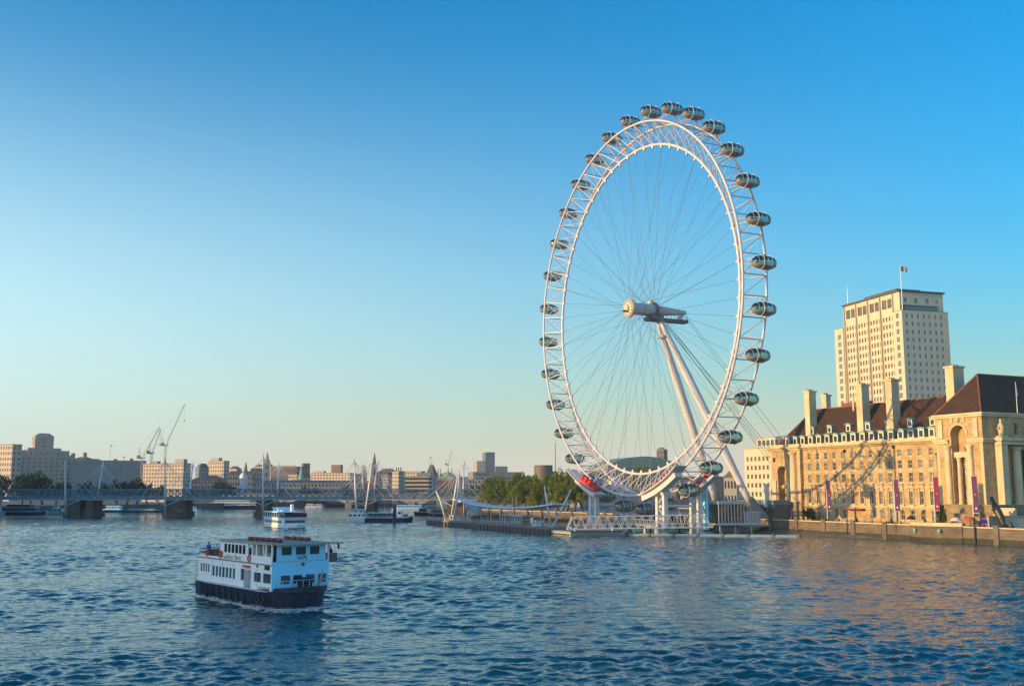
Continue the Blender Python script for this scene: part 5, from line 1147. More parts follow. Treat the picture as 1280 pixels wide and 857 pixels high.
# lower saloon with a glazed starboard side; walls are open frames with windows set in
WS = M['bwhite']
side_ops = [(.9 + .75 * i, 1.5 + .75 * i, 3.1, 4.2) for i in range(4)] + [(4.5 + .98 * i, 5.3 + .98 * i, 2.75, 4.05) for i in range(7)] + [(12.6, 14.0, 2.75, 4.15)] + [(16.1, 18.0, 2.8, 3.95), (18.4, 20.5, 2.8, 3.95)]
for sg in (-1, 1):
    Fs = lambda u, z, d, sg=sg: (X_(u), sg * (3.55 - d), z)
    w = MB(); wallgrid(w, Fs, .2, 20.6, 2.06, 4.75, side_ops, .12); w.build('saloon_side', WS, fe)
    put_windows(fe, Fs, side_ops, .12, M['glassb'], M['bwhite'], simple=True)
MB().box(X_(.2), X_(.26), -3.5, 3.5, 2.06, 4.75).build('stern_wall', WS, fe)
front_ops = [(-2.5, -1.25, 2.7, 3.75), (-1.0, .25, 2.7, 3.75), (.55, 1.8, 2.7, 3.75), (2.1, 3.3, 2.7, 3.75)]
up_ops = [(-2.5, -1.15, 5.85, 6.85), (-.75, .6, 5.85, 6.85), (1.0, 2.3, 5.85, 6.85)]
Ff = lambda u, z, d: (X_(20.6) - d, u, z)
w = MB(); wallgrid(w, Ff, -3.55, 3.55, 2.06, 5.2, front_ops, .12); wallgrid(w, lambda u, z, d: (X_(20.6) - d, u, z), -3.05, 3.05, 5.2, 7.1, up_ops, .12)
w.build('front_wall', M['pblue'], fe); put_windows(fe, Ff, front_ops, .12, M['glassb'], M['pblue'], simple=True); put_windows(fe, Ff, up_ops, .12, M['glassb'], M['pblue'], simple=True)  # front tinted blue: the cool sky-lit shade is put into its colour
MB().box(X_(20.601), X_(20.66), -3.0, 3.0, 5.18, 5.24).build('moulding', M['grey'], fe)
text('company_letters', 'WPS', .62, M['navy'], fe, (X_(20.62), .1, 5.52), (pi / 2, 0, pi / 2))
MB().lathe([(.22, 0), (.2, .12)], (X_(20.62), .2, 4.85), 10, 'x').build('horn', M['dgrey'], fe)
# upper deck
MB().box(X_(.2), X_(20.5), -3.54, 3.54, 4.752, 4.9).build('upper_deck', M['wood'], fe)
up_side = [(7.7 + 1.02 * i, 8.5 + 1.02 * i, 5.75, 6.75) for i in range(6)]
for sg in (-1, 1):
    Fs = lambda u, z, d, sg=sg: (X_(u), sg * (3.5 - d), z)
    w = MB(); wallgrid(w, Fs, 6.5, 14.1, 4.9, 7.02, up_side, .12); w.build('upper_side', WS, fe); put_windows(fe, Fs, up_side, .09, M['glassd'])
    MB().box(X_(14.1), X_(20.5), sg * 3.5 - .06, sg * 3.5 + .06, 4.9, 5.75).build('bulwark', WS, fe)
    MB().box(X_(.3), X_(6.4), sg * 3.5 - .05, sg * 3.5 + .05, 4.9, 5.15).build('toe_board', WS, fe)
    for s_ in (14.3, 16.6, 18.3, 19.0, 20.45): MB().box(X_(s_) - .09, X_(s_) + .09, sg * 3.5 - .08, sg * 3.5 + .08, 5.75, 7.02).build('post', WS, fe)
MB().box(X_(15.0), X_(17.6), -2.2, 2.2, 4.9, 6.9).build('wheelhouse_core', M['brown'], fe)
MB().box(X_(17.9), X_(18.5), -3.2, -2.4, 4.9, 6.0).box(X_(14.6), X_(14.9), -3.2, 0, 4.9, 6.9).build('bulkhead', WS, fe)
rf_ = MB().box(X_(6.4), X_(20.9), -3.75, 3.75, 7.02, 7.2).box(X_(20.901), X_(22.0), -3.4, 4.6, 7.05, 7.18).build('roof', M['concw'], fe)
MB().box(X_(19.2), X_(20.9), 3.751, 4.5, 7.03, 7.15).build('wing_roof', M['dgrey'], fe)
wing = MB().box(X_(19.0), X_(20.4), 3.56, 4.7, 4.9, 5.9).build('bridge_wing', M['dgrey'], fe)
MB().path([(X_(20.4), 4.45, 7.1), (X_(20.5), 4.75, 6.95), (X_(20.5), 4.8, 6.4)], .12, 6).build('navigation_lamp', M['black'], fe)
for i in range(6):
    s0 = 11.6 + i * 1.45
    o = MB().lathe([(.08, -.6), (.2, -.54), (.23, 0), (.2, .54), (.08, .6)], (X_(s0), -1.9, 7.46), 12, 'x').build('life_raft', mat('dark_red_canister', (.2, .02, .022), .5), fe); MB().box(X_(s0) - .35, X_(s0) + .35, -2.2, -1.6, 7.2, 7.3).build('cradle', M['dgrey'], o)
for i in range(4):
    s0 = 13.0 + i * 1.7; MB().lathe([(.08, -.6), (.2, -.54), (.23, 0), (.2, .54), (.08, .6)], (X_(s0), 2.0, 7.46), 12, 'x').build('life_raft', mat('dark_red_canister', (.2, .02, .022), .5), fe)
gb = MB().box(X_(13.9), X_(15.3), -3.72, -3.56, 1.2, 4.05); gb.build('boarding_gate', M['grey'], fe)
MB().box(X_(14.0), X_(15.2), -4.0, -3.57, 4.35, 4.55).build('step_rail', M['orange'], fe)
MB().box(X_(18.9), X_(20.1), -3.63, -3.56, 4.3, 4.75).build('vent', M['black'], fe)
MB().lathe([(.16, -.03), (.16, .06)], (X_(17.0), -3.6, 4.6), 8, 'y').build('porthole', M['glassd'], fe)
text('name_letters', 'London', .95, M['gold'], fe, (X_(8.8), -3.53, 5.28), (pi / 2, 0, 0)); text('name_letters', 'Rose', .95, M['gold'], fe, (X_(11.6), -3.53, 5.28), (pi / 2, 0, 0))
text('bow_name', 'LONDON ROSE', .36, M['steelw'], fe, (X_(19.2), -3.72, 2.33), (pi / 2, 0, .16))
rl = MB()
for z in (5.5, 5.9):
    rl.tube((X_(.35), -3.5, z), (X_(6.4), -3.5, z), .035, 4); rl.tube((X_(.35), 3.5, z), (X_(6.4), 3.5, z), .035, 4); rl.tube((X_(.35), -3.5, z), (X_(.35), 3.5, z), .035, 4)
for i in range(9):
    for sg in (-1, 1): rl.tube((X_(.4 + .75 * i), sg * 3.5, 4.9), (X_(.4 + .75 * i), sg * 3.5, 5.95), .035, 4)
rl.build('stern_railing', M['dgrey'], fe)
for r_ in range(3):
    for sg in (-2.4, 0, 2.4): MB().box(X_(1.8 + r_ * 1.4), X_(2.2 + r_ * 1.4), sg - .8, sg + .8, 4.9, 5.35).box(X_(1.7 + r_ * 1.4), X_(1.8 + r_ * 1.4), sg - .8, sg + .8, 4.9, 5.8).build('bench', M['brown'], fe)
MB().box(X_(21.2), X_(22.0), -.7, .7, 2.12, 2.9).lathe([(.5, -.6), (.5, .6)], (X_(21.6), 0, 3.0), 10, 'y').build('windlass', M['navy'], fe)
fp = MB().path([(X_(22.2), 1.5, 2.2), (X_(22.6), 1.75, 4.7)], .05, 5).build('flagstaff', M['steelw'], fe)
MB().hexa([(X_(22.25), 1.5, 2.5), (X_(22.3), .9, 2.45), (X_(22.35), .9, 2.5), (X_(22.3), 1.5, 2.55), (X_(22.5), 1.66, 4.4), (X_(22.4), 1.35, 3.2), (X_(22.45), 1.35, 3.25), (X_(22.55), 1.66, 4.45)]).build('flag', mat('flag_red', (.45, .06, .07), .8, col2=(.5, .42, .42), scale=2.5), fe)
bl = MB()
for i in range(2, n - 1):
    (xa, ya), (xb_, yb_) = bpts_[i], bpts_[i + 1]; za = 2.06 + .5 * max(0, (xa - X_(17.5)) / 5.3)
    bl.tube((xa * .99, ya * .97, za), (xa * .99, ya * .97, za + .75), .03, 4); bl.tube((xa * .99, ya * .97, za + .75), (xb_ * .99, yb_ * .97, za + .75), .03, 4)
bl.build('bow_rail', M['steelw'], H_)
tym = MB().path([(.36 * cos(2 * pi * i / 14), 0, .36 * sin(2 * pi * i / 14)) for i in range(14)], .14, 6, True).mesh('tyre_fender', M['black'], True)
for s_ in (17.0, 18.4, 19.6): link('tyre_fender', tym, H_, (X_(s_), -4.08, 1.05))
lbm = MB().path([(.34 * cos(2 * pi * i / 16), 0, .34 * sin(2 * pi * i / 16)) for i in range(16)], .1, 6, True).mesh('lifebuoy', M['orange'], True)
for s_, z in ((6.9, 5.5), (14.9, 5.35), (3.0, 5.45)): link('lifebuoy', lbm, fe, (X_(s_), -3.62, z))
rd = MB().path([(X_(16), 0, 7.2), (X_(16), 0, 8.6)], [.08, .05], 6); rd.build('radar_mast', M['steelw'], fe); MB().box(X_(15.95), X_(16.05), -.6, .6, 8.55, 8.68).build('radar', M['white'], fe)
for y in (-2.6, 2.6): MB().path([(X_(19.5), y, 7.2), (X_(19.5), y, 8.9)], [.03, .015], 4).build('aerial', M['dgrey'], fe)
MB().path([(X_(21.4), -2.6, 2.3), (X_(21.7), -1.5, 2.2), (X_(21.2), -.8, 2.5)], .06, 5).lathe([(.35, 2.12), (.4, 2.3), (.2, 2.36)], (X_(20.95 + .35), -2.2, 0), 10).build('rope', mat('rope', (.35, .28, .18), .9), fe)
ch_ = MB().box(-.22, .22, -.22, .22, 0, .45).box(-.22, -.16, -.22, .22, .45, .95).mesh('seat', M['navy'])
for r_ in range(5):
    for y in (-2.6, -1.9, 1.9, 2.6): link('seat', ch_, fe, (X_(8.2 + r_ * 1.15), y, 4.9))
for i in range(5):
    MB().box(X_(4.4 + i * 3.1), X_(4.46 + i * 3.1), -3.565, -3.552, 2.3, 4.7).build('plate_seam', M['grey'], fe)
# foam at the bow
def foam(name, pts, m): 
    o = MB().add([p for p in pts], [tuple(range(len(pts)))]).build(name, m); struct(o, 'stuff'); return o
fm_ = bpy.data.materials.new('foam'); fm_.use_nodes = True
n_ = fm_.node_tree.nodes; l_ = fm_.node_tree.links; p_ = n_['Principled BSDF']; p_.inputs['Base Color'].default_value = (.62, .66, .66, 1); p_.inputs['Roughness'].default_value = .7
t_ = n_.new('ShaderNodeTexNoise'); t_.inputs['Scale'].default_value = 1.6; t_.inputs['Detail'].default_value = 8; t_.inputs['Roughness'].default_value = .75
c_ = n_.new('ShaderNodeTexCoord'); l_.new(c_.outputs['Object'], t_.inputs['Vector'])
r_ = n_.new('ShaderNodeValToRGB'); r_.color_ramp.elements[0].position = .46; r_.color_ramp.elements[1].position = .62
l_.new(t_.outputs['Fac'], r_.inputs[0]); l_.new(r_.outputs[0], p_.inputs['Alpha'])
fo = MB(); ca, sa_ = cos(FH), sin(FH); fx, fy = FER[0] + .777 * 3.8, FER[1] + .63 * 3.8
out = []
for i in range(41):
    q = i / 40; a = -pi * .5 + pi * q
    if q < .35: x, y = -9 + (20.5) * (q / .35), -3.95
    elif q > .65: x, y = 11.5 - 20.5 * ((q - .65) / .35), 3.95
    else: b_ = (q - .35) / .3; x, y = 11.5 + 1.9 * sin(pi * b_), -3.95 * cos(pi * b_)
    w_ = .5 + 2.3 * math.exp(-((q - .5) / .17) ** 2) + .25 * sin(i * 1.9)
    nx, ny = (0, -1) if q < .35 else ((0, 1) if q > .65 else (sin(pi * (q - .35) / .3), -cos(pi * (q - .35) / .3)))
    out.append(((x, y), (x + nx * w_ * .5, y + ny * w_ * .5), (x + nx * w_, y + ny * w_)))
vs = []; fs = []
for i, tr in enumerate(out):
    for j, (x, y) in enumerate(tr): vs.append((fx + x * ca - y * sa_, fy + x * sa_ + y * ca, (.42, .36, .2)[j] + .08 * sin(i * 2.3 + j)))
    if i: k = i * 3; fs += [(k - 3, k - 2, k + 1, k), (k - 2, k - 1, k + 2, k + 1)]
struct(fo.add(vs, fs).build('bow_foam', fm_), 'stuff')
# ---- second ferry, farther off
f2h = math.atan2(-.85, .53)
f2 = thing('passenger_ferry', 'smaller white two-deck ferry with crimson panels on its upper deck, following near the bridge', 'ferry', (-80.6, 372, 0), f2h); f2.scale = (.74, .98, .74)
hull(33, 8.6, 1.5, 2.0, .16, -.6, .95).build('hull', M['bwhite'], f2)
hull(33.2, 8.7, .35, .4, .16, -.3, 1).build('boot_stripe', M['brown'], f2)
MB().box(-15, 13.5, -4.1, 4.1, 1.6, 4.6).build('saloon', M['bwhite'], f2)
for sg in (-1, 1): MB().box(-14, 10.5, sg * 4.12 - .06, sg * 4.12 + .06, 2.5, 3.8).build('window_band', mat('pale_glass', (.16, .2, .19), .2), f2)
MB().box(13.4, 13.6, -3.7, 3.7, 2.6, 3.9).build('front_window', M['glassd'], f2)
MB().box(-15.4, 14.5, -4.3, 4.3, 4.6, 5.2).build('upper_deck', M['pblue'], f2)
for i in range(9):
    for sg in (-1, 1): MB().box(-14 + i * 3.3 - .12, -14 + i * 3.3 + .12, sg * 4.0 - .1, sg * 4.0 + .1, 5.2, 7.4).build('post', M['bwhite'], f2)
MB().box(-11.5, 4.5, -3.3, 3.3, 5.2, 7.4).build('upper_cabin', M['glassd'], f2)
MB().box(-15, 8, -4.3, 4.3, 7.4, 7.8).build('roof', M['bwhite'], f2)
MB().box(8.5, 13.8, .6, 4.2, 5.2, 7.2).box(8.4, 13.9, -4.2, -3.9, 5.2, 6.2).build('screen', M['magenta'], f2)
MB().box(8.2, 12, -3.6, .4, 5.2, 6.6).build('seat_block', M['navy'], f2)
MB().box(-9, -3, -2.4, 2.4, 7.8, 9.4).hexa([(-3, -2.4, 7.8), (-1.6, -2.2, 7.8), (-1.6, 2.2, 7.8), (-3, 2.4, 7.8), (-3, -2.4, 9.4), (-2.4, -2.2, 9.4), (-2.4, 2.2, 9.4), (-3, 2.4, 9.4)]).build('wheelhouse', M['pblue'], f2)
MB().box(-9.3, -2.2, -2.7, 2.7, 9.4, 9.65).build('wheelhouse_roof', M['bwhite'], f2)
MB().lathe([(.7, 7.8), (.7, 11), (.6, 11.1)], (3.5, 1.5, 0), 12).build('funnel', M['bwhite'], f2)
for i in range(4): MB().lathe([(.1, -.6), (.32, -.5), (.34, .5), (.1, .6)], (3.5 + i * 1.4, -2.6, 8.15), 10, 'x').build('life_raft', M['bwhite'], f2)

def small_boat(name, label, cat, px, Y, L, B, rz, hullm, cabins, zt=1.4, group=None, extra=None, wlm=None):
    t = thing(name, label, cat, (px_x(px, Y), Y, 0), R(rz))
    if group: t['group'] = group
    h = hull(L, B, zt, zt * 1.35, .28, -.4, .85).build('hull', M[hullm], t)
    hull(L * 1.005, B * 1.02, zt + .08, zt * 1.35 + .08, .28, zt - .1, 1).build('gunwale', M['steelw'], h) if L < 30 else None
    for (x0, x1, z0, z1, cm, wz) in cabins:
        c = MB().hexa([(x0 * L, -B * .36, z0), (x1 * L, -B * .36, z0), (x1 * L, B * .36, z0), (x0 * L, B * .36, z0), (x0 * L + .2, -B * .33, z1), (x1 * L - (z1 - z0) * .35, -B * .33, z1), (x1 * L - (z1 - z0) * .35, B * .33, z1), (x0 * L + .2, B * .33, z1)]).build('cabin', M[cm], t)
        if wz:
            nw = max(2, int((x1 - x0) * L / 1.8)); d = (x1 - x0) * L / nw
            for i in range(nw):
                for sg in (-1, 1): MB().box(x0 * L + (i + .22) * d, x0 * L + (i + .78) * d, sg * B * .365 - .05, sg * B * .365 + .03, z0 + (z1 - z0) * .42, z0 + (z1 - z0) * .8).build('window', M['glassd'], c)
        MB().box(x0 * L - .15, x1 * L - (z1 - z0) * .3, -B * .38, B * .38, z1, z1 + .14).build('cabin_roof', M['bwhite'], c)
    if extra: extra(t, L, B)
    return t
def mast_x(x, z0, z1): return lambda t, L, B: MB().path([(x * L, 0, z0), (x * L, 0, z1)], [.1, .05], 5).build('mast', M['steelw'], t)
small_boat('houseboat', 'white two-level houseboat moored left of the navy barge', 'boat', 450, 447, 9.5, 4.6, 164, 'white', [(-.45, .4, 1.4, 3.4, 'white', True), (-.3, .1, 3.55, 5.0, 'steelw', True)], 1.4)
def barge_bits(t, L, B):
    MB().path([(-.1 * L, 0, 3.4), (-.1 * L, 0, 8.2)], [.1, .05], 5).build('mast', M['steelw'], t)
    MB().box(.3 * L, .38 * L, -.8, .8, 2.0, 3.2).build('hatch', M['red'], t); MB().box(.18 * L, .26 * L, -1.2, 1.2, 1.9, 4.6).build('wheelhouse', M['bwhite'], t); MB().box(.19 * L, .25 * L, -1.23, -1.19, 3.2, 4.2).build('window', M['glassd'], t)
small_boat('barge', 'long navy blue barge with a windowed white cabin, moored behind the dark post', 'boat', 489, 444, 20.5, 4.8, -6, 'navy', [(-.42, .14, 1.7, 3.7, 'bluegrey', True)], 1.7, extra=barge_bits)
t = thing('mooring_post', 'thick dark timber mooring post standing in front of the navy barge', 'post', at(493, 653, 430)[:2] + (-2,))
MB().path([(0, 0, 0), (0, 0, 9.0)], [.75, .65], 10).build('pile', M['black'], t); MB().lathe([(.8, 8.9), (.8, 9.3), (.3, 9.7)], (0, 0, 0), 10).build('cap', M['dgrey'], t)
for (px, py, zt, lab) in ((542.5, 640.5, 5.0, 'slim dark marker post left of the pier tip'), (618, 653, 0, '')):
    if lab: t = thing('marker_post', lab, 'post', at(px, 650, 420)[:2] + (-2,)); MB().path([(0, 0, 0), (0, 0, zt + 2)], .3, 8).build('pile', M['dgrey'], t); MB().lathe([(.45, zt + 2), (.45, zt + 2.6), (.1, zt + 2.9)], (0, 0, 0), 8).build('lamp', M['dgrey'], t)
# moored craft beyond the bridge
MG = 'craft moored beyond the railway bridge'
small_boat('floating_restaurant', 'long dark floating restaurant with pale deck lights moored at far left', 'boat', 36, 575, 27, 7, -4, 'black', [(-.46, .34, 1.6, 4.0, 'dgrey', True), (-.3, .2, 4.15, 5.6, 'navy', True)], 1.6, MG)
small_boat('motor_yacht', 'white motor yacht beside the stern of the dark floating restaurant', 'boat', 78, 570, 12, 4.4, 178, 'white', [(-.3, .3, 1.5, 3.2, 'white', True), (-.1, .16, 3.35, 4.6, 'white', False)], 1.5, MG)
small_boat('cabin_cruiser', 'white cruiser cut off by the left edge of the photo', 'boat', 3, 560, 10, 4.4, 4, 'white', [(-.4, .3, 1.5, 4.0, 'white', True)], 1.5, MG)
small_boat('river_bus', 'blue and white river launch between the two left bridge piers', 'boat', 146, 640, 15, 5, 176, 'navy', [(-.4, .25, 1.5, 3.8, 'pblue', True)], 1.5, MG, mast_x(0, 3.8, 9))
small_boat('dark_lighter', 'low dark lighter moored against the far embankment', 'barge', 184, 645, 26, 5, 2, 'black', [(-.3, .3, 1.1, 1.9, 'dgrey', False)], 1.1, MG)
def ship_bits(t, L, B):
    MB().lathe([(1.1, 7.2), (1.0, 10)], (-.1 * L, 0, 0), 12).build('funnel', M['white'], t); MB().path([(.22 * L, 0, 6), (.22 * L, 0, 12)], [.12, .06], 5).build('mast', M['steelw'], t)
small_boat('white_ship', 'large white moored ship with stacked decks, seen under the middle of the bridge', 'ship', 298, 760, 40, 8.5, 3, 'navy', [(-.44, .4, 2.2, 4.4, 'white', True), (-.36, .28, 4.5, 6.0, 'white', True), (-.2, .16, 6.1, 7.2, 'white', False)], 2.2, MG, ship_bits)
small_boat('small_launch', 'small white launch left of the big white ship', 'boat', 247, 660, 10, 3.6, 10, 'white', [(-.3, .2, 1.2, 2.8, 'pblue', True)], 1.2, MG)
small_boat('pleasure_boat', 'first of two low white pleasure boats right of the second ferry', 'boat', 392, 800, 9, 4, 2, 'white', [(-.4, .3, 1.2, 3.0, 'white', True)], 1.2, MG)
small_boat('pleasure_boat', 'right one of two low white pleasure boats beside the second ferry', 'boat', 402, 800, 8, 4, 6, 'white', [(-.4, .3, 1.2, 2.8, 'white', True)], 1.2, MG)
small_boat('pleasure_boat', 'long pale cruise boat seen under the bridge right of the navy barge', 'boat', 514, 690, 24, 6, 4, 'white', [(-.42, .36, 1.4, 3.6, 'pblue', True)], 1.4, MG, mast_x(.1, 3.6, 8))
small_boat('tug', 'dark tug with a low deckhouse left of the pier tip', 'boat', 530, 560, 10, 4.2, 174, 'black', [(-.2, .22, 1.6, 3.8, 'dgrey', True)], 1.6, MG)
small_boat('covered_barge', 'dark covered barge behind the leaning mast at the pier tip', 'barge', 553, 545, 13, 4.6, 3, 'black', [(-.42, .36, 1.3, 3.4, 'dgrey', False)], 1.3, MG)
t = thing('round_sign', 'bright blue panel on the bank under the right end of the bridge', 'sign', (px_x(592, 520), 520, 3.2)); MB().box(-2.2, 2.2, -.2, .2, .4, 4.6).build('panel', mat('bright_blue', (.02, .16, .42), .5), t); MB().box(-1.8, -1.5, .2, .5, 0, 4).box(1.5, 1.8, .2, .5, 0, 4).build('post', M['grey'], t)

# ================================================================ TREES
def crown_mesh(seed, rx, rz_, ncl, per, leaf, m, flat=.75, name='crown'):
    g = np.random.default_rng(seed); C_ = []
    while len(C_) < ncl:
        p = g.uniform(-1, 1, 3); r = np.linalg.norm(p)
        if .25 < r < 1 and not (p[2] < -.55 and r > .8): C_.append((p * np.array([rx, rx, rz_]) * (.75 + .25 * r), g.uniform(.2, .36) * rx))
    P = []
    for c, r in C_:
        q = g.normal(0, 1, (per, 3)); q /= np.linalg.norm(q, axis=1)[:, None]; q *= (g.uniform(.45, 1.0, per) ** .6)[:, None]
        P.append(c + q * r * np.array([1, 1, flat]))
    P = np.concatenate(P); n = len(P)
    a = g.normal(0, 1, (n, 3)); a /= np.linalg.norm(a, axis=1)[:, None]; b = np.cross(a, g.normal(0, 1, (n, 3))); b /= np.linalg.norm(b, axis=1)[:, None]
    s_ = leaf * g.uniform(.6, 1.3, n)[:, None]
    V = np.stack([P - a * s_, P + b * s_ * .6, P + a * s_, P - b * s_ * .6], 1).reshape(-1, 3)
    me = bpy.data.meshes.new(name); me.from_pydata(V.tolist(), [], np.arange(4 * n).reshape(-1, 4).tolist()); me.materials.append(m); return me
def trunk_mesh(seed, h, r, reach):
    g = random.Random(seed); t = MB().path([(0, 0, 0), (.1, .05, h * .35), (g.uniform(-.3, .3), g.uniform(-.3, .3), h * .8)], [r * 1.25, r, r * .5], 7)
    for i in range(6):
        a = i * 1.05 + g.random(); z = h * (.35 + .08 * i); t.path([(0, 0, z), (reach * .5 * cos(a), reach * .5 * sin(a), z + reach * .45), (reach * cos(a), reach * sin(a), z + reach * .75)], [r * .45, r * .28, r * .1], 5)
    return t.mesh('trunk', M['trunk'])
CR = [crown_mesh(20 + i, 1, 1, 46, 95, .062, M['leaf'], name='crown') for i in range(4)]
CD = [crown_mesh(40 + i, 1, .9, 40, 80, .07, M['leafd'], name='crown') for i in range(3)]
TM = [trunk_mesh(i, 1, .035, .16) for i in range(3)]
def tree(label, x, y, z0, h, r, kind='leaf', group=None, name='plane_tree', i=0, zc=.6, vz=None):
    t = thing(name, label, 'tree', (x, y, z0), i * 1.3, group)
    cs = CR if kind == 'leaf' else CD
    o = link('crown', cs[i % len(cs)], t, (0, 0, h * zc)); o.scale = (r, r, (vz or h * (1 - zc)))
    o = link('trunk', TM[i % 3], t); o.scale = (h, h, h * .8)
    return t
EBG = 'plane trees along the east bank'
east = [(611, 598, 522, 'leftmost plane tree of the sunlit row, next to the bridge end'), (622, 594, 512, 'second plane tree from the bridge end in the sunlit row'), (633, 597, 502, 'low plane tree under the stepped office slab, third in the sunlit row'),
        (643, 593, 494, 'bushy plane tree in the sunlit row left of the drum tower'), (654, 592, 500, 'tall plane tree immediately left of the drum tower'), (664, 595, 482, 'plane tree right in front of the drum tower'),
        (674, 590, 476, 'plane tree whose top touches the right side of the drum tower'), (685, 594, 470, 'round plane tree between the drum tower and the tall brown pole'), (696, 591, 464, 'plane tree behind the tall brown pole'),
        (706, 586, 460, 'tallest plane tree right of the tall brown pole'), (716, 584, 455, 'large plane tree half hidden by the wheel rim and red motors'), (728, 596, 450, 'rightmost plane tree of the row behind the red motors')]
for i, (px, yt, Y, lab) in enumerate(east):
    zt = CAMZ + (HOR - yt) * Y / FPX; tree(lab, px_x(px, Y), Y, 3.2, zt - 3.2, 4.1 + .7 * ((i * 7) % 3), 'leaf', EBG, 'plane_tree', i, .56)
for i, (px, yt, Y, lab) in enumerate([(616, 606, 505, 'small plane tree at the front of the row near the bridge end'), (648, 604, 480, 'short front-row plane tree below the stepped slab'), (668, 606, 468, 'short front-row plane tree below the drum tower'), (701, 603, 448, 'front-row plane tree at the foot of the tall brown pole')]):
    zt = CAMZ + (HOR - yt) * Y / FPX; tree(lab, px_x(px, Y), Y, 3.2, zt - 3.2, 3.6, 'leaf', EBG, 'plane_tree', i + 2, .55)
tree('round sunlit tree in front of the green-roofed hall, seen through the wheel', px_x(800, 560), 560, 3.2, CAMZ + (HOR - 582) * 560 / FPX - 3.2, 5.5, 'leaf', None, 'tree', 1, .62)
NBG = 'trees on the north bank'
north = [(6, 589, 640, 6.5, 'dark tree at the left edge of the photo below the sunlit wing'), (34, 592, 655, 6.5, 'left half of the dark tree pair under the clock tower'), (46, 587, 660, 8.5, 'broad dark tree right below the clock tower'), (60, 594, 660, 6, 'small dark tree right of the broad one under the clock tower'),
         (76, 603, 650, 4.5, 'low dark tree left of the first bridge pylon'), (86, 601, 655, 4.5, 'dark tree touching the first near bridge pylon'), (112, 600, 665, 5, 'dark tree between the two leftmost bridge pylons'), (133, 602, 665, 4.5, 'low dark tree in front of the sheeted building, left of centre'), (152, 598, 670, 5.5, 'dark tree at the right half of the sheeted building'), (164, 601, 675, 5, 'dark tree left of the crane masts'), (176, 597, 680, 6, 'dark tree in front of the crane masts'), (189, 603, 690, 4.5, 'low dark tree under the sunlit hotel'), (204, 605, 700, 4.5, 'small dark tree left of the second near bridge pylon'),
         (276, 600, 760, 6.5, 'broad dark tree under the sunlit square block'), (290, 604, 770, 5, 'small dark tree right of the broad one under the square block'), (246, 608, 740, 4, 'tiny dark tree right of the second pylon pair'), (352, 608, 830, 4, 'tiny tree in front of the long palace at its left end'), (384, 607, 840, 4.5, 'small tree below the green spire'), (398, 608, 845, 4, 'small tree in front of the long palace, right of the green spire'), (436, 606, 790, 4.5, 'small tree left of the crossed white masts'), (587, 606, 640, 4.5, 'small dark tree left of the sunlit row, behind the bridge'), (601, 604, 600, 5, 'dark tree at the right end of the bridge')]
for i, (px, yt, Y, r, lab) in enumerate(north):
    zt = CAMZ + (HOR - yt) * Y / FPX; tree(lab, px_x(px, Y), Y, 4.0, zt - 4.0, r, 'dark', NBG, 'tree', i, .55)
def rb_(px, a):           # distance downstream of the point of line a seen at image column px
    t = (px - 640) / FPX
    return ((WC[0] + a * NL[0]) - t * (WC[1] + a * NL[1])) / (t * UL[1] - UL[0])
t = thing('hedge', 'dark green hedge behind the glass pavilion', 'hedge', riv(42.5, -4, 3.2), AZ)
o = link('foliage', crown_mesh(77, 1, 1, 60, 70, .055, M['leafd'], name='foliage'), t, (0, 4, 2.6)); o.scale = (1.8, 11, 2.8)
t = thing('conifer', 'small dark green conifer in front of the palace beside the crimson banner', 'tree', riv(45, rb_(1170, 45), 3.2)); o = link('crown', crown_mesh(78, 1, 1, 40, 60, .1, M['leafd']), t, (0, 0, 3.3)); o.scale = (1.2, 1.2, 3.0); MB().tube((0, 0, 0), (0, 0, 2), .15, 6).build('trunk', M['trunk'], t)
for px, lab in ((1004, 'dark bushy shrub at the foot of the giant column'), (1009, 'smaller dark shrub right of the giant column')):
    t = thing('shrub', lab, 'shrub', riv(49, rb_(px, 49), 3.2)); o = link('foliage', CD[px % 3], t, (0, 0, 2.2)); o.scale = (1.6, 1.6, 2.3); MB().tube((0, 0, 0), (0, 0, 1.5), .12, 6).build('stem', M['trunk'], t)

# ================================================================ PROMENADE FURNITURE
def banner(px, yt, yb, m, label):
    b = rb_(px, 37.6); x, y, _ = riv(37.6, b); zt = CAMZ + (HOR - yt) * y / FPX; zb = CAMZ + (HOR - yb) * y / FPX
    t = thing('banner', label, 'banner', (x, y, 3.2), AZ, 'banners along the promenade')
    MB().path([(0, 0, 0), (0, 0, zt - 3.2 + .6)], [.12, .08], 8).build('pole', M['steelw'], t)
    MB().box(.02, .0, 0, 0, 0, 0) if False else None
    n = 8; c = MB()
    for i in range(n):
        f = lambda q: (.10 * sin(q * 5), zb - 3.2 + (zt - zb) * q); (d0, z0), (d1, z1) = f(i / n), f((i + 1) / n)
        c.hexa([(d0, -.15, z0), (d0, -1.75, z0), (d0 + .04, -1.75, z0), (d0 + .04, -.15, z0), (d1, -.15, z1), (d1, -1.75, z1), (d1 + .04, -1.75, z1), (d1 + .04, -.15, z1)])
    cl = c.build('cloth', m, t)
    bars = MB().box(-.03, .06, -.05, -1.8, zt - 3.2, zt - 3.12).box(-.03, .06, -.05, -1.8, zb - 3.28, zb - 3.2); bars.build('arm', M['steelw'], t)
    h = zt - zb
    for q, mm in ((.12, 'white'), (.5, 'orange'), (.78, 'magenta' if m is M['purple'] else 'purple')): 
        z = zb - 3.2 + h * q; d = .10 * sin(q * 5); MB().lathe([(.01, d - .05), (.26, d - .045), (.26, d - .01)], (0, -.95, z), 10, 'x').build('emblem', M[mm], cl)
banner(1029, 600, 637, M['purple'], 'dark purple banner on a pole in front of the left end of the palace')
banner(1112.5, 599, 638, M['purple'], 'dark purple banner on a pole before the middle of the palace wing')
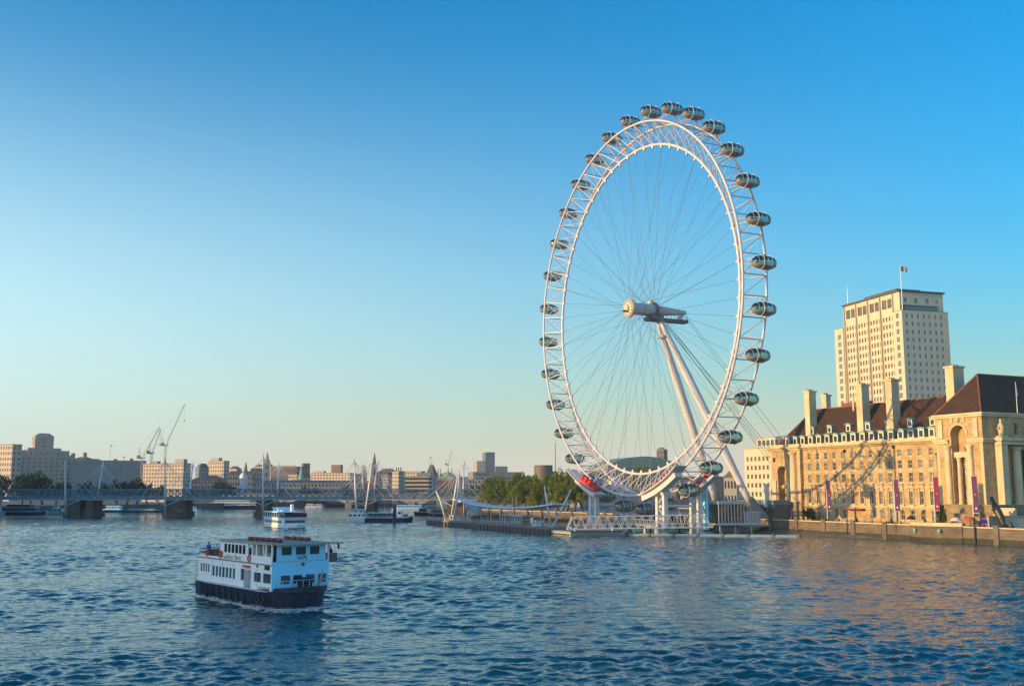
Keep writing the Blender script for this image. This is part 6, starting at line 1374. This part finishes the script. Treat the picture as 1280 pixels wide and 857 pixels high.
banner(1161.5, 596, 637, M['magenta'], 'broad crimson banner on a pole beside the small conifer')
banner(1209, 595, 640, M['purple'], 'purple and crimson banner on a pole before the arched pavilion')
def tall_lamp(px, yt, label):
    b = rb_(px, 39); x, y, _ = riv(39, b); h = CAMZ + (HOR - yt) * y / FPX - 3.2
    t = thing('lighting_column', label, 'lamp post', (x, y, 3.2), AZ, 'tall lighting columns')
    MB().path([(0, 0, 0), (0, 0, h)], [.16, .08], 8).build('column', M['dgrey'], t); MB().lathe([(.1, h), (.5, h + .1), (.55, h + .6), (.15, h + .9)], (0, 0, 0), 10).build('lamp_head', M['black'], t)
tall_lamp(1053.5, 566, 'tall slim dark lighting column before the left third of the palace wing')
tall_lamp(1114.5, 561, 'tall slim lighting column rising beside the middle purple banner')
def dolphin_lamp(px, label):
    b = rb_(px, 36.6); x, y, _ = riv(36.6, b)
    t = thing('river_lamp', label, 'street lamp', (x, y, 4.22), AZ, 'cast iron lamps on the river wall')
    MB().taper(0, 0, .55, .55, 0, .4, .4, .5).lathe([(.5, .5), (.42, .9), (.16, 1.5), (.12, 3.0), (.2, 3.05), (.1, 3.2)], (0, 0, 0), 10).build('post', M['black'], t)
    MB().path([(.25 * cos(a), .25 * sin(a), .5 + a * .1) for a in [i * .6 for i in range(16)]], [.14 - .006 * i for i in range(16)], 6).build('ornament', M['bronze'], t)
    MB().lathe([(.1, 3.2), (.3, 3.35), (.34, 3.6), (.22, 3.85), (.05, 3.95)], (0, 0, 0), 12).build('globe', M['clearglass'], t)
for px, lab in ((985, 'iron river lamp nearest the white pylon'), (1023, 'iron river lamp just left of the first purple banner'), (1064, 'iron river lamp left of the palace entrance canopy'), (1107.5, 'iron river lamp just left of the middle purple banner'), (1254.5, 'iron river lamp beside the dark leaning sculpture'), (1149, 'iron river lamp left of the crimson banner')): dolphin_lamp(px, lab)
t = thing('tide_gauge_pole', 'tall dark pole fixed to the river wall under the rightmost banner', 'pole', riv(35.9, rb_(1209.5, 35.9), -1)); MB().path([(0, 0, 0), (0, 0, 7.6)], .22, 8).build('pole', M['black'], t); MB().box(-.3, .5, -.3, .3, 5.2, 5.5).build('bracket', M['dgrey'], t)
t = thing('tide_gauge_pole', 'thin dark pole fixed to the river wall below the left palace wing', 'pole', riv(35.95, rb_(1052.5, 35.95), -1)); MB().path([(0, 0, 0), (0, 0, 5.4)], .12, 8).build('pole', M['black'], t); MB().box(-.2, .5, -.2, .2, 4.2, 4.4).build('bracket', M['dgrey'], t)
lad = thing('ladder', 'steel ladder down the river wall beside the bastion', 'ladder', riv(35.75, -70, 0), AZ)
m = MB()
for y in (-.25, .25): m.tube((.1, y, -1), (.3, y, 4.6), .05, 4)
for i in range(16): m.tube((.1 + .035 * i * .33, -.25, -.6 + i * .33), (.1 + .035 * i * .33, .25, -.6 + i * .33), .03, 4)
m.build('rungs', M['dgrey'], lad)
sc_ = thing('sculpture', 'dark bronze sculpture leaning backwards on a plinth beside the palace steps', 'sculpture', riv(43.5, rb_(1242, 43.5), 3.2), AZ)
MB().taper(0, 0, 1.3, 1.3, 0, 1.2, 1.2, 1.5).build('plinth', M['bronze'], sc_)
MB().path([(0, -.9, 1.4), (0, -.2, 3.2), (0, .7, 4.8), (0, 1.5, 6.3), (0, 1.9, 7.4)], [.55, .95, 1.0, .7, .35], 10).path([(0, .9, 5.2), (.3, 1.9, 5.4), (.2, 2.6, 4.9)], [.4, .28, .12], 7).lathe([(.1, 7.1), (.5, 7.5), (.45, 8.1), (.1, 8.4)], (0, 2.1, 0), 10).build('figure', M['bronze'], sc_)
def stall(px, a, label, m, w, h):
    t = thing('market_stall', label, 'stall', riv(a, rb_(px, a), 3.2), AZ)
    MB().lathe([(w, h), (w * .8, h + .45), (w * .4, h + .8), (.06, h + 1.0)], (0, 0, 0), 14).build('canopy', M[m], t); MB().tube((0, 0, 0), (0, 0, h + .2), .07, 6).build('pole', M['steelw'], t); MB().box(-w * .5, w * .5, -w * .5, w * .5, 0, 1.0).build('counter', M['brown'], t)
stall(1203, 41, 'stall with an orange-red domed canopy near the rightmost banner', 'orange', 2.0, 2.3)
stall(1187, 42, 'stall with a white canopy left of the orange-red one', 'white', 1.5, 2.1)
stall(1132, 40, 'stall with a dark canopy left of the crimson banner', 'black', 1.3, 2.2)
t = thing('step_banner', 'small violet cloth banner hung on the palace steps', 'banner', riv(45.5, rb_(1224, 45.5), 3.2), AZ); MB().box(0, .12, -1.3, 1.3, 1.2, 2.9).build('cloth', mat('violet_cloth', (.2, .1, .35), .8), t); MB().box(.13, .25, -1.35, -1.25, 0, 3).box(.13, .25, 1.25, 1.35, 0, 3).build('post', M['grey'], t)
t = thing('hoarding', 'pale grey site hoarding with a blue panel at the right edge of the photo', 'hoarding', riv(41.5, -95.5, 3.2), AZ)
MB().box(0, 16, 0, .15, 0, 3.6).build('board', M['concw'], t); MB().box(3.2, 5.4, -.04, -.003, .7, 2.7).build('blue_panel', mat('bright_blue', (.02, .16, .42), .5), t)
for i in range(6): MB().box(i * 3, i * 3 + .15, .151, .4, 0, 3.5).build('post', M['grey'], t)
# boulders / debris on the foreshore
for i, (px, lab) in enumerate(((1028, 'pale debris floating just off the river wall'),)):
    x, y, _ = (at(px, 680, 1)); 
    Yd = CAMZ * FPX / (680.5 - HOR); t = thing('driftwood', lab, 'debris', (px_x(px, Yd), Yd, .15), .3); MB().path([(-.9, 0, 0), (0, .1, .12), (.9, -.05, .02)], [.1, .18, .08], 7).build('log', M['steelw'], t); MB().path([(.1, .1, .1), (.5, .5, .3)], [.08, .04], 5).build('branch', M['steelw'], t)

# ================================================================ PEOPLE
def skin_mesh(name, verts, edges, rad, m, sub=1):
    me = bpy.data.meshes.new(name); me.from_pydata(verts, edges, []); o = bpy.data.objects.new(name, me); COL.objects.link(o)
    md = o.modifiers.new('s', 'SKIN'); 
    for v, r in zip(me.skin_vertices[0].data, rad): v.radius = (r, r) if not isinstance(r, tuple) else r
    me.skin_vertices[0].data[0].use_root = True
    sd = o.modifiers.new('d', 'SUBSURF'); sd.levels = sub; sd.render_levels = sub
    bpy.context.view_layer.update()
    r = bpy.data.meshes.new_from_object(o.evaluated_get(bpy.context.evaluated_depsgraph_get())); bpy.data.objects.remove(o)
    r.materials.clear(); r.materials.append(m); r.polygons.foreach_set('use_smooth', [True] * len(r.polygons)); return r
def person_kit(stride, arm):
    # pelvis0 spine1 chest2 neck3 head4 crown5 | Rsh6 Rel7 Rwr8 Rhand9 | Lsh10.. | Rhip14 Rkn15 Ran16 Rtoe17 | Lhip18..
    V = [(0, 0, .93), (0, 0, 1.12), (0, 0, 1.36), (0, .01, 1.5), (0, .03, 1.6), (0, .02, 1.72)]
    E_ = [(0, 1), (1, 2), (2, 3), (3, 4), (4, 5)]; Rr = [.13, .12, .15, .055, .095, .06]
    for sg in (-1, 1):
        k = len(V); sw = arm * sg
        V += [(sg * .19, 0, 1.40), (sg * .24, -.03 - sw * .1, 1.12), (sg * .22, .08 + sw * .22, .90), (sg * .22, .12 + sw * .26, .80)]; E_ += [(2, k), (k, k + 1), (k + 1, k + 2), (k + 2, k + 3)]; Rr += [.062, .045, .034, (.03, .045)]
    for sg in (-1, 1):
        k = len(V); st = stride * sg
        V += [(sg * .095, 0, .88), (sg * .1, st * .2 + .03, .49), (sg * .1, st * .38 - .02, .08), (sg * .11, st * .38 + .15, .03)]; E_ += [(0, k), (k, k + 1), (k + 1, k + 2), (k + 2, k + 3)]; Rr += [.085, .058, .042, .038]
    body = skin_mesh('body', V, E_, Rr, M['skin'])
    jv = [V[0], V[1], V[2], V[6], V[7], V[8], V[10], V[11], V[12]]
    jack = (jv, [(0, 1), (1, 2), (2, 3), (3, 4), (4, 5), (2, 6), (6, 7), (7, 8)], [.165, .155, .18, .085, .068, .055, .085, .068, .055])
    tv = [(0, 0, .95), V[14], V[15], V[16], V[18], V[19], V[20]]
    tro = (tv, [(0, 1), (1, 2), (2, 3), (0, 4), (4, 5), (5, 6)], [.15, .105, .078, .062, .105, .078, .062])
    hair = MB().lathe([(.1, 1.60), (.118, 1.66), (.105, 1.72), (.06, 1.765), (.01, 1.775)], (0, -.005, 0), 10).mesh('hair', M['hair'], True)
    return body, jack, tro, hair
KITS = [person_kit(.9, .8), person_kit(.15, .2)]
KM = []
for b, j, t_, h in KITS:
    KM.append((b, [skin_mesh('jacket', *j, c) for c in CLOTH], [skin_mesh('trousers', *t_, c) for c in (CLOTH[1], CLOTH[4], CLOTH[5])], h))
CN = ['blue', 'navy', 'red', 'white', 'black', 'tan', 'teal']
def person(label, x, y, z, rz, kit, jc, tc, group=None):
    t = thing('person', label, 'person', (x, y, z), rz, group); b, J, T, h = KM[kit]
    bo = link('body', b, t); link('jacket', J[jc], t); link('trousers', T[tc], t); link('hair', h, t); return t
pr_ = random.Random(4)
PL = ['left of the white pylon', 'at the foot of the giant column', 'near the dark shrubs', 'just left of the first purple banner', 'just right of the first purple banner', 'midway between first banner and tall lighting column', 'under the left tall lighting column', 'right of the left tall lighting column', 'left of the palace entrance canopy', 'directly below the palace entrance canopy', 'at the right side of the entrance canopy', 'between entrance canopy and middle banner', 'left of the middle purple banner', 'right of the middle purple banner', 'next to the dark stall', 'right of the dark stall', 'left of the crimson banner', 'right of the small conifer', 'beside the white stall', 'left of the orange-red stall', 'between the rightmost banner and the steps', 'at the foot of the palace steps', 'left of the dark sculpture']
PPX = [962, 978, 1000, 1024, 1034, 1043, 1052, 1058, 1066, 1075, 1084, 1094, 1106, 1119, 1130, 1138, 1153, 1177, 1184, 1197, 1215, 1226, 1236]
for i, (px, w_) in enumerate(zip(PPX, PL)):
    a = 39.2 + pr_.random() * 5; jc = pr_.randrange(7); kit = pr_.randrange(2)
    x, y, _ = riv(a, rb_(px, a)); person('person in %s top on the promenade %s' % (CN[jc], w_), x, y, 3.2, AZ + pr_.choice([0, pi, pi / 2, -pi / 2]) + pr_.uniform(-.4, .4), kit, jc, pr_.randrange(3), 'people on the promenade')
for i, (b, jc, w_) in enumerate(((5, 4, 'near its upstream end'), (19, 1, 'right of the glazed shelter'), (36, 2, 'in front of the glazed shelter'), (57, 6, 'left of the glazed shelter'), (91, 4, 'close to its downstream tip'))):
    x, y, _ = riv(-32.4, b); person('person in %s top on the floating pier deck %s' % (CN[jc], w_), x, y, 1.85, AZ + pr_.uniform(0, 6), i % 2, jc, i % 3, 'people on the pier')
def on_ferry(s_, y): 
    x = X_(s_); return (fe.location.x + x * ca - y * sa_, fe.location.y + x * sa_ + y * ca)
for s_, y, jc, kit, lab in ((1.2, -2.7, 0, 1, 'passenger in bright blue jacket at the stern rail of the near ferry'), (3.3, -1.2, 1, 1, 'passenger in navy top standing amid the open stern deck of the near ferry'), (5.0, -2.7, 0, 1, 'passenger in bright blue jacket right against the upper cabin of the near ferry'), (4.4, .9, 4, 1, 'passenger in black top farther back on the open stern deck of the near ferry')):
    x, y_ = on_ferry(s_, y); person(lab, x, y_, 4.9, FH - pi / 2 + pr_.uniform(-1, 1), kit, jc, 0, 'people on the near ferry')
x, y_ = on_ferry(19.7, 4.15); person('crew member in black top on the bridge wing of the near ferry', x, y_, 4.93, FH - pi / 2, 1, 4, 1, 'people on the near ferry')

# ================================================================ WEST BANK (outside the frame, its shadow lies over the river)
for (x0, y0, x1, y1, dep, h, lab) in ((-192, 238, -219, 316, 40, 45, 'long pale government block with a mansard roof along the west embankment'), (-222, 322, -262, 438, 40, 35, 'lower pale government block downstream of its taller mansard neighbour'), (-186, -80, -196, 215, 36, 33, 'low pale stone terrace along the near west embankment'), (-290, 452, -345, 560, 40, 46, 'railway station block beside the west end of the bridge')):
    d = Vector((x1 - x0, y1 - y0, 0)); t = thing('embankment_building', lab, 'building', (x0, y0, 0), math.atan2(d.y, d.x)); L = d.length
    MB().box(0, L, 0, dep, 3, h - 5).build('wall', M['concw'], t); MB().hexa([(0, 0, h - 5), (L, 0, h - 5), (L, dep, h - 5), (0, dep, h - 5), (3, 3, h), (L - 3, 3, h), (L - 3, dep - 3, h), (3, dep - 3, h)]).build('roof', M['slate'], t)
    wm = MB().box(-.7, .7, -.06, .05, 0, 2.2).mesh('window', M['glassd'])
    n = min(24, int(L / 6))
    for r in range(4):
        for c in range(n): link('window', wm, t, ((c + .5) * L / n, 0, 7 + r * (h - 14) / 4))

# ================================================================ AIR
hm = bpy.data.materials.new('haze_air'); hm.use_nodes = True; hn = hm.node_tree.nodes; hn.remove(hn['Principled BSDF'])
hv = hn.new('ShaderNodeVolumePrincipled'); hv.inputs['Color'].default_value = (.92, .96, 1, 1); hv.inputs['Density'].default_value = .00009; hv.inputs['Anisotropy'].default_value = .1
hm.node_tree.links.new(hv.outputs[0], hn['Material Output'].inputs['Volume'])
struct(MB().box(-1400, 1500, -300, 2200, -7.5, 150).build('haze', hm), 'stuff')
